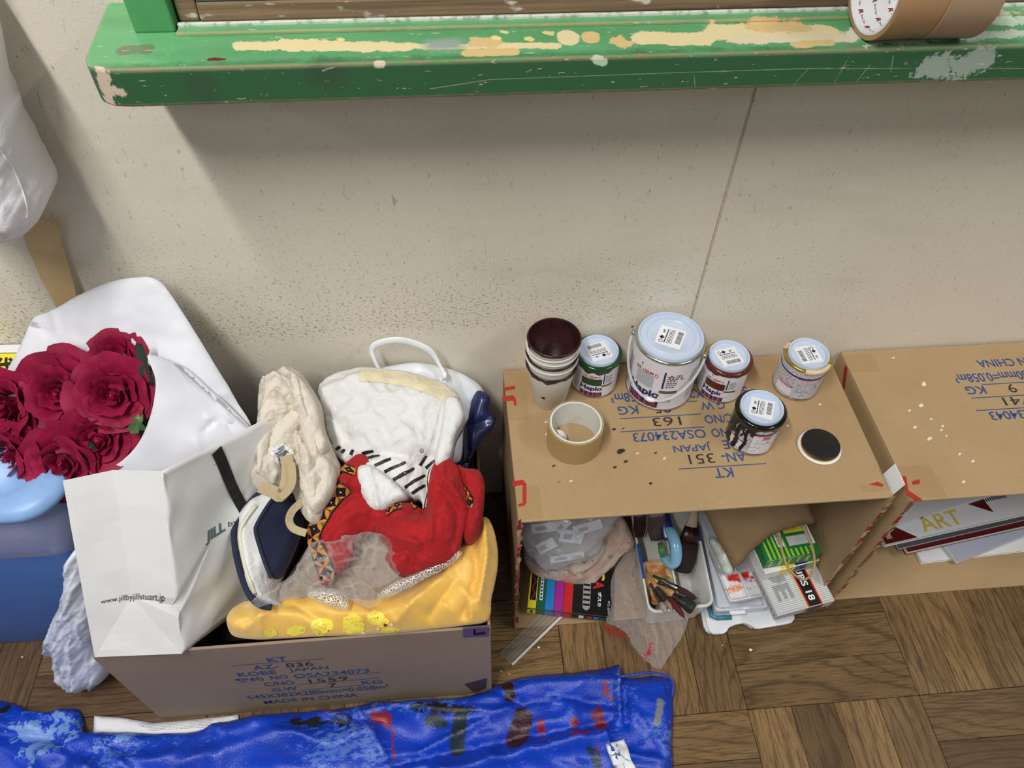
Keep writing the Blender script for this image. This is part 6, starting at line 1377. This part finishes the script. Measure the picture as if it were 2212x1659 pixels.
leaf([(298, 800), (312, 840), (322, 870)], (.03, .03, .025), M_LEAFD, .008)
leaf([(300, 875), (312, 900), (318, 920)], (.035, .04, .035), M_LEAF, .006); leaf([(280, 930), (300, 922), (316, 928)], (.055, .058, .05), M_LEAF, .007); leaf([(284, 915), (300, 906), (306, 885)], (.05, .052, .045), M_LEAF, .006)
leaf([(100, 812), (92, 800), (88, 792)], (.03, .03, .028), M_LEAF, .005); leaf([(94, 824), (84, 822), (80, 818)], (.03, .03, .028), M_LEAF, .004); leaf([(48, 838), (60, 832), (72, 836)], (.04, .042, .04), M_LEAF, .006)
leaf([(190, 955), (198, 962), (212, 972)], (.06, .066, .06), M_LEAFD, .004); leaf([(80, 940), (90, 945), (72, 948)], (.05, .05, .05), M_LEAF, .005); leaf([(45, 1018), (55, 1026), (50, 1034)], (.05, .05, .045), M_LEAFD, .005)
mk('stem', tube([atp(250, 900, bpl[0]+bpl[1]*.02, bpl[1]), atp(350, 930, bpl[0]+bpl[1]*.02, bpl[1]), atp(520, 975, bpl[0]+bpl[1]*.012, bpl[1])], .004, 8), M_LEAFD, bq, True)
mk('foliage_shade', sheet([(180, 940), (260, 860), (300, 800), (330, 850), (320, 910), (290, 965), (240, 1000), (190, 1010), (60, 960)], (bpl[0]+bpl[1]*.010, bpl[1]), .004, 20, 10, thick=.006), mat('bouquet_inner_shade', (20, 22, 22), .8), bq, True)  # dark sheet standing in for the shaded gap between roses and paper

# ================================================================== WHITE PAPER SHOPPING BAG
M_BAGP = mat('white_bag_paper', (230, 231, 230), .5, c2=(223, 224, 223), vs=9, bs=150, bst=.05)
A_, B_, Ct, Dt = (np.array(p) for p in ((-.2890, -.3955, .2870), (-.1730, -.4000, .2870), (-.1280, -.2930, .5700), (-.2440, -.2920, .5610)))
e = np.array((.079, .108, -.060)); e /= np.linalg.norm(e); e = e*.235
E_, F_ = B_+e, Ct+e; A2, D2 = A_+e*.95, Dt+e*.95
t = thing('paper_shopping_bag', (A_+B_+E_+A2)/4, 'white paper shopping bag with black ribbon handle, leaning in the open box', 'bag')
gn = np.cross(B_-A_, Dt-A_); gn /= np.linalg.norm(gn)
if np.dot(gn, CAM-A_) < 0: gn = -gn
def L_(p, q, s): return p*(1-s)+q*s
Mx = L_(L_(A_, B_, .48), L_(Dt, Ct, .48), .335)-gn*.010; Tm = L_(Dt, Ct, .46)-gn*.012
Lx = L_(A_, Dt, .30)+gn*.001; Rx = L_(B_, Ct, .285)-(B_-A_)/np.linalg.norm(B_-A_)*.008-gn*.004; Rx2 = L_(B_, Ct, .22); Rx3 = L_(B_, Ct, .34)
Bm = L_(A_, B_, .48)
def facets(pts, faces, lv, amp, seed=0, thick=.0008):
    bm = bmesh.new(); vs = [bm.verts.new(tuple(p)) for p in pts]
    for f_ in faces: bm.faces.new([vs[i] for i in f_])
    bmesh.ops.triangulate(bm, faces=bm.faces)
    for _ in range(lv): bmesh.ops.subdivide_edges(bm, edges=bm.edges, cuts=1, use_grid_fill=True)
    bm.normal_update()
    for v in bm.verts:
        if not v.is_boundary: v.co += v.normal*(amp*mnoise.noise(Vector(v.co)*22+Vector((seed, 0, 0))))
    return frombm(bm)
gp = [A_, B_, Mx, Lx, Rx2, Rx, Rx3, Tm, Dt, Ct, Bm]
g = mk('gusset', facets(gp, [(0, 10, 2), (10, 1, 2), (0, 2, 3), (1, 4, 2), (4, 5, 2), (5, 6, 2), (3, 2, 7, 8), (6, 9, 7, 2)], 3, .0016), M_BAGP, t, False)
g.modifiers.new('paper', 'SOLIDIFY').thickness = .0007
fp = [B_, E_, F_, Ct, L_(B_, Ct, .22), Rx, Rx3, L_(L_(B_, Ct, .5), L_(E_, F_, .5), .25), L_(L_(B_, Ct, .55), L_(E_, F_, .5), .6)-np.array((.004, -.003, .004))]
g2 = mk('front_face', facets(fp, [(0, 1, 8, 7), (0, 7, 5, 4), (5, 7, 6), (6, 7, 3), (3, 7, 8, 2), (1, 2, 8)], 4, .0045, 5), M_BAGP, t, True)
g2.modifiers.new('paper', 'SOLIDIFY').thickness = .0007
g3 = mk('rear_face', facets([A_, A2, L_(A2, D2, .42), L_(A_, Dt, .8)], [(0, 1, 2, 3)], 3, .003, 9), M_BAGP, t, True); g3.modifiers.new('paper', 'SOLIDIFY').thickness = .0007
g4 = mk('rear_gusset', facets([A2, E_, L_(E_, F_, .62), L_(A2, D2, .42)], [(0, 1, 2, 3)], 3, .003, 3), M_BAGP, t, True); g4.modifiers.new('paper', 'SOLIDIFY').thickness = .0007
mk('base', facets([A_, B_, E_, A2], [(0, 1, 2, 3)], 2, .001, 2), M_BAGP, t, True)
bt = bvh(g2); bt1 = bvh(g)
def onp(tree, u, v, off=.001, fb=None):
    h = onto(tree, u, v, off); return h[0] if h else atp(u, v, *fb)
fpl = plane3(B_, E_, Ct); gpl = plane3(A_, B_, Dt)
def imq(q):
    q = [np.array(p, float) for p in q]; return lambda a, b: (q[0]*(1-a)+q[1]*a)*(1-b)+(q[3]*(1-a)+q[2]*a)*b
q = imq([(443, 1180), (487, 1152), (483, 1124), (444, 1148)])
mk('lettering', word('JILL', B3, 0, 0, 1, 1, lambda a, b: onp(bt, *q(a, b), .0012, fpl)), mat('grey_teal_print', (86, 104, 108), .5), t, kind='stuff', fixn=False, label='grey lettering')
q2 = imq([(492, 1142), (512, 1132), (512, 1118), (492, 1127)])
q3 = imq([(218, 1306), (356, 1303), (356, 1281), (218, 1294)])
mk('lettering', word('by', 0.0, 0, 0, 1, 1, lambda a, b: onp(bt, *q2(a, b), .0012, fpl)), M_INK, t, kind='stuff', fixn=False)
def url(a, b):
    u, v = q3(a, b); v += -6*math.sin(math.pi*a)
    return onp(bt1, u, v, .0012, gpl)
mk('lettering', word('www.jillbyjillstuart.jp', -.008, 0, 0, 1, 1, url), M_INK, t, kind='stuff', fixn=False, label='web address lettering')
hp_ = [onp(bt, u, v, .0012, fpl) for u, v in ((466, 972), (478, 998), (490, 1028), (500, 1052), (514, 1080), (530, 1110))]
fn = fpl[1]
mk('ribbon_handle', ribbon(spline(hp_, 24), .0155, .0014, fn), fabric('black_ribbon', (22, 21, 22), None, .6), t, False, label='black ribbon handle')
mk('eyelet', lathe([(.0008, 0), (.0022, .0004), (.0022, .001), (.0008, .0014)], 12, tuple(onp(bt, 463, 999, .0008, fpl))), M_GOLD, t, True)

# ================================================================== CRUMPLED WHITE PLASTIC BAG BETWEEN BIN AND BOX
M_CRUM = mat('thin_white_polythene', (220, 225, 238), .35, c2=(204, 210, 226), vs=20, bs=90, bst=.35)
cpl = plane3(at(150, 1195, z=.375), at(235, 1440, z=.055), at(115, 1390, z=.07))
o = mk('crumpled_bag', sheet([(163, 1185), (188, 1180), (228, 1290), (235, 1360), (247, 1418), (243, 1445), (228, 1465), (209, 1488), (193, 1508), (173, 1500), (133, 1494), (129, 1462), (139, 1448), (135, 1425), (125, 1400), (123, 1360), (135, 1312), (153, 1260), (161, 1215)], cpl, .042, 46, 3.6, puff=True, folds=(([(155, 1210), (140, 1290), (130, 1380)], 5, .012, 'c'), ([(175, 1240), (165, 1330), (190, 1420)], 5, .012, 'c'), ([(130, 1445), (160, 1450), (205, 1462)], 7, -.022, 'c'), ([(150, 1380), (160, 1420)], 4, -.012, 'c'), ([(195, 1350), (205, 1430)], 4, .01, 'c')), nz=((.008, 26, 60, .25), (.0045, 16, 40, .2, 2), (.0025, 8, 14, .3, 2)), thick=.03, seed=21), M_CRUM, None, True, 'crumpled white polythene bag hanging between the bin and the open box', 'plastic bag')

# ================================================================== WHITE BUNDLE HANGING AT THE LEFT EDGE, TAN STRAP
M_LINEN = fabric('white_linen', (232, 230, 234), (222, 221, 228), .85, 700, .2)
hpn = plane3(at(0, 250, y=-.075), at(95, 440, y=-.075), at(40, 510, y=-.075))
t = thing('hanging_cloth_bag', at(-40, 515, y=-.06), 'stuffed white cloth bag hanging on the wall at the left edge', 'bag')
hb_ = mk('body', sheet([(-330, -40), (-180, -60), (-60, 60), (-10, 230), (10, 268), (36, 318), (62, 372), (82, 404), (94, 430), (92, 458), (76, 484), (50, 506), (14, 514), (-60, 500), (-200, 430), (-320, 250)], hpn, .050, 80, 9, folds=(([(-20, 300), (30, 380), (58, 440), (56, 470)], 4, -.004, 'c'), ([(0, 478), (56, 472), (88, 440)], 5, .005, 'c'), ([(20, 360), (60, 470)], 10, .003), ([(0, 330), (20, 360)], 6, -.003, 'c')), nz=((.010, 80, 100, .5), (.004, 26, 40, .4, 2), (.0015, 10, 14, .4)), thick=.055, seed=8), M_LINEN, t, True)
_ht = bvh(hb_); _sp = [onto(_ht, u, v, .0006) for u, v in spline([(-30, 290), (0, 325), (28, 366), (48, 412), (58, 450), (57, 470)], 40)]; mk('seam_piping', tube([h_[0] for h_ in _sp if h_], .0011, 6), M_LINEN, t, True)
mk('hanging_loop', ribbon([at(-180, -40, y=-.07), at(-170, -200, y=-.03), at(-150, -330, y=-.012)], .03, .002, (0, -1, 0)), M_LINEN, t, True)
mk('hook', tube([at(-150, -330, y=-.001), at(-150, -330, y=-.02), at(-150, -350, y=-.022)], .003, 8), M_TIN, t, True)
sp = [(88, 470, -.014), (92, 514, -.012), (108, 560, -.010), (124, 604, -.012), (142, 650, -.016), (165, 720, -.02), (185, 790, -.022)]
spp = [at(u, v, y=y) for u, v, y in sp]
mk('kraft_strap', ribbon(spline(spp, 36), [float(x) for x in np.interp(np.linspace(0, 1, 37), [0, .25, .5, .7, 1], [.044, .043, .040, .030, .022])], .0012, (0, -1, .15)), mat('tan_kraft_strap', (190, 162, 120), .6, c2=(180, 152, 110), vs=20), None, False, 'tan flat kraft strap hanging on the wall behind the bouquet paper', 'strap')

# ================================================================== BLUE TARPAULIN ALONG THE FRONT
def tarpmat(tree):
    t = NT('painted_blue_tarpaulin'); p = t.geo(); nz = t.noise(p, 48, 7, .75)
    c = t.mix(t.ramp(t.noise(p, 9, 4), .35, .7), lin((4, 62, 190)), lin((4, 48, 158)))
    sc = t.ramp(t.math('MULTIPLY', t.noise(p, 7, 4), t.noise(t.vscale(p, 1, 2, 1), 75, 6, .75)), .30, .36)
    c = t.mix(t.math('MULTIPLY', sc, .45), c, lin((120, 156, 214)))
    def T(u, v, z=.03):
        h = onto(tree, u, v, 0); return tuple(h[0]) if h else tuple(at(u, v, z=z))
    DG, RD, MR, BK, WH = (34, 48, 56), (134, 22, 34), (52, 18, 30), (24, 24, 26), (150, 178, 220)
    st = [(T(995, 1550), T(988, 1620), .010, DG, .004), (T(800, 1540), T(838, 1552), .005, RD, .03), (T(848, 1570), T(850, 1640), .0012, RD, .004), (T(1130, 1550, .06), T(1115, 1600), .014, MR, .012), (T(1100, 1500, .06), T(1096, 1480, .06), .008, MR, .012), (T(1095, 1492, .07), T(1100, 1500, .07), .005, BK, .014), (T(1168, 1565), T(1170, 1575), .005, RD, .012), (T(1240, 1555), T(1242, 1560), .005, RD, .012), (T(1288, 1540, .06), T(1296, 1560, .06), .008, (112, 24, 44), .02), (T(1305, 1480, .07), T(1320, 1510, .07), .004, RD, .02), (T(1240, 1583), T(1270, 1580), .004, RD, .014),
          (T(930, 1555), T(945, 1560), .008, DG, .03), (T(1285, 1595), T(1292, 1640), .003, RD, .02), (T(1280, 1620), T(1290, 1655), .006, (20, 52, 66), .03), (T(1427, 1515, .05), T(1420, 1560, .03), .0045, (120, 128, 130), .01), (T(700, 1530, .06), T(720, 1520, .06), .003, RD, .01), (T(1010, 1528, .06), T(900, 1522, .06), .005, BK, .03), (T(50, 1580), T(62, 1600), .0035, (40, 96, 60), .01), (T(15, 1528), T(5, 1535), .005, BK, .01), (T(640, 1560, .05), T(760, 1556, .05), .004, BK, .03),
          (T(60, 1570), T(80, 1620), .014, (110, 146, 206), .09), (T(120, 1545), T(140, 1580), .010, (110, 146, 206), .09), (T(230, 1600), T(270, 1590), .004, (110, 146, 206), .09)]
    c = t.stains(t.vscale(p, 1, 1, 0), c, [((a[0], a[1], 0), (b[0], b[1], 0), r*1.15, k, w*2.2) for a, b, r, k, w in st], nz, .0016)
    t.set(Base_Color=c, Roughness=t.ramp(nz, -.1, 1.5)); t.set(Roughness=.2); t.b.inputs['Specular IOR Level'].default_value = .6
    wv = t.math('ADD', t.math('MULTIPLY', t.noise(p, 60, 2), 1.0), t.math('MULTIPLY', t.noise(t.vscale(p, 1, .5, 1), 500, 3), 1.6)); t.bump(wv, .45, .0014); return t.m
tp = thing('tarpaulin', (0.2, -.5, 0), 'crumpled glossy blue tarpaulin with paint stains along the bottom edge', 'tarpaulin')
# one big rumpled sheet on the floor; raised folds carry real height
tfold = [([(120, 1640), (230, 1600), (330, 1592), (430, 1590), (520, 1570), (700, 1552), (900, 1535), (1060, 1512), (1130, 1490), (1330, 1478)], 24, .016), ([(200, 1680), (480, 1640), (640, 1612), (800, 1600)], 34, .026), ([(780, 1545), (840, 1655)], 5, .010, 'c'), ([(1100, 1540), (900, 1640)], 8, .012, 'c'), ([(840, 1660), (980, 1630), (1120, 1600), (1250, 1580), (1320, 1560)], 10, -.014, 'c'), ([(1050, 1500), (1130, 1530), (1180, 1520)], 7, -.012, 'c'), ([(1180, 1510), (1320, 1530)], 8, -.010, 'c'), ([(1330, 1450), (1335, 1560)], 4, .022, 'c'), ([(1345, 1470), (1350, 1570)], 5, -.014, 'c'), ([(1360, 1540), (1440, 1640)], 6, .008, 'c'), ([(780, 1555), (900, 1540), (1060, 1550)], 5, .010, 'c'), ([(1300, 1600), (1330, 1660)], 6, .012, 'c'), ([(950, 1680), (1200, 1620), (1300, 1600)], 16, .020), ([(90, 1560), (190, 1565)], 8, -.010, 'c'), ([(0, 1590), (120, 1600), (180, 1640)], 12, -.012, 'c')]
tarp = mk('sheet', sheet([(-260, 1470), (-60, 1500), (0, 1512), (40, 1526), (64, 1538), (120, 1540), (165, 1532), (180, 1556), (196, 1590), (280, 1588), (350, 1592), (420, 1588), (470, 1574), (516, 1562), (600, 1553), (700, 1544), (760, 1534), (840, 1522), (920, 1518), (1000, 1512), (1045, 1500), (1080, 1484), (1110, 1470), (1160, 1464), (1240, 1456), (1326, 1447), (1338, 1462), (1368, 1466), (1410, 1458), (1440, 1462), (1453, 1474), (1452, 1530), (1449, 1600), (1447, 1700), (1430, 1850), (1100, 1950), (500, 1950), (0, 1900), (-300, 1800)], hplane(.006), .016, 30, 8, folds=[(f_[0], f_[1], f_[2]*(1.35 if len(f_) > 3 else 1), *f_[3:]) for f_ in tfold], nz=((.012, 170, 80, .2), (.012, 150, 80, .5, 2), (.005, 90, 50, -.4, 2)), thick=.0045, n=260, seed=31), None, tp, True)
M_TARP = tarpmat(bvh(tarp)); tarp.data.materials.append(M_TARP)
# rolled corner lip
mk('hem', tube(spline([at(1338, 1462, z=.040), at(1360, 1459, z=.046), at(1400, 1453, z=.048), at(1436, 1458, z=.044), at(1452, 1474, z=.036), at(1452, 1505, z=.024)], 30), [.002]*31, 8), M_TARP, tp, True, label='blue rolled hem')
# ================================================================== PAPER UNDER THE TARP, SLIP, CRUMBS
pq = [at(200, 1586, z=.012), at(516, 1566, z=.012), at(514, 1544, z=.004), at(203, 1548, z=.004)]
t = thing('paper_sheet', sum(pq)/4*np.array((1, 1, 0)), 'printed white paper sheet half under the tarpaulin', 'paper')
mk('sheet', sheet([(200, 1596), (203, 1546), (260, 1550), (330, 1562), (400, 1556), (514, 1544), (518, 1572), (420, 1600)], hplane(.0075), .004, 14, 7, thick=.0005, sm=False, nz=((.002, 70, 50, .2),)), M_PAPER, t, True)
f = quadmap([at(250, 1586, z=.0125), at(470, 1572, z=.0125), at(470, 1549, z=.0125), at(300, 1560, z=.0125)], 0)
rn = random.Random(4); ln = []
for i in range(6):
    x = .02+.1*(5-i)*.6
    while x < .93:
        w = rn.uniform(.008, .02); ln.append(rect(x, .12+.14*i, x+w, .155+.14*i, f, 1)); x += w+rn.uniform(.006, .014)
mk('print', cat(*ln), mat('grey_print', (90, 92, 90), .5), t, kind='stuff', fixn=False)
tt2 = bvh(tarp)
sl = [(1312, 1608), (1346, 1598), (1378, 1670), (1340, 1690)]
vf = decal(tt2, sl, .004, 8)
o = mk('paper_slip', vf, M_PAPER, None, True, 'small white paper slip with green pen lines on the tarpaulin', 'paper', fixn=False)
o.modifiers.new('paper', 'SOLIDIFY').thickness = .0006
mk('pen_line', cat(*[v for v in (decal(tt2, strokepoly([a, b], 1.5), .005, 6) for a, b in (((1325, 1606), (1356, 1680)), ((1318, 1625), (1362, 1640)))) if v[1]]), mat('green_pen', (70, 130, 120), .6), o, kind='stuff', fixn=False)
M_CRUMB = mat('pale_paper_crumb', (226, 218, 206), .7)
for i, (u, v, r) in enumerate(((1621, 1404, .0034), (1560, 1394, .0013), (1164, 1398, .003), (48, 1419, .002), (1082, 1450, .0018), (1100, 1456, .0014), (1553, 1370, .0012), (2100, 890, 0))):
    if r == 0: continue
    p = at(u, v, z=.0008); bm = bmesh.new(); bmesh.ops.create_icosphere(bm, subdivisions=1, radius=r)
    for vv in bm.verts: vv.co = Vector((vv.co.x*random.uniform(.6, 1.3), vv.co.y*random.uniform(.5, 1.0), vv.co.z*.4))
    mk('paper_crumb', move(frombm(bm), p[0], p[1], .0012), M_CRUMB, None, False, ('pale paper crumb on the parquet in front of the white palette', 'tiny pale fleck on the parquet left of the larger crumb', 'pale crumb beside the clear ruler', 'pale crumb on the parquet in front of the blue bin', 'pale crumb between the open box and the tarpaulin', 'tiny crumb right beside the one between box and tarpaulin', 'tiny fleck just below the palette notch')[i], 'crumb', group='crumbs on the floor')
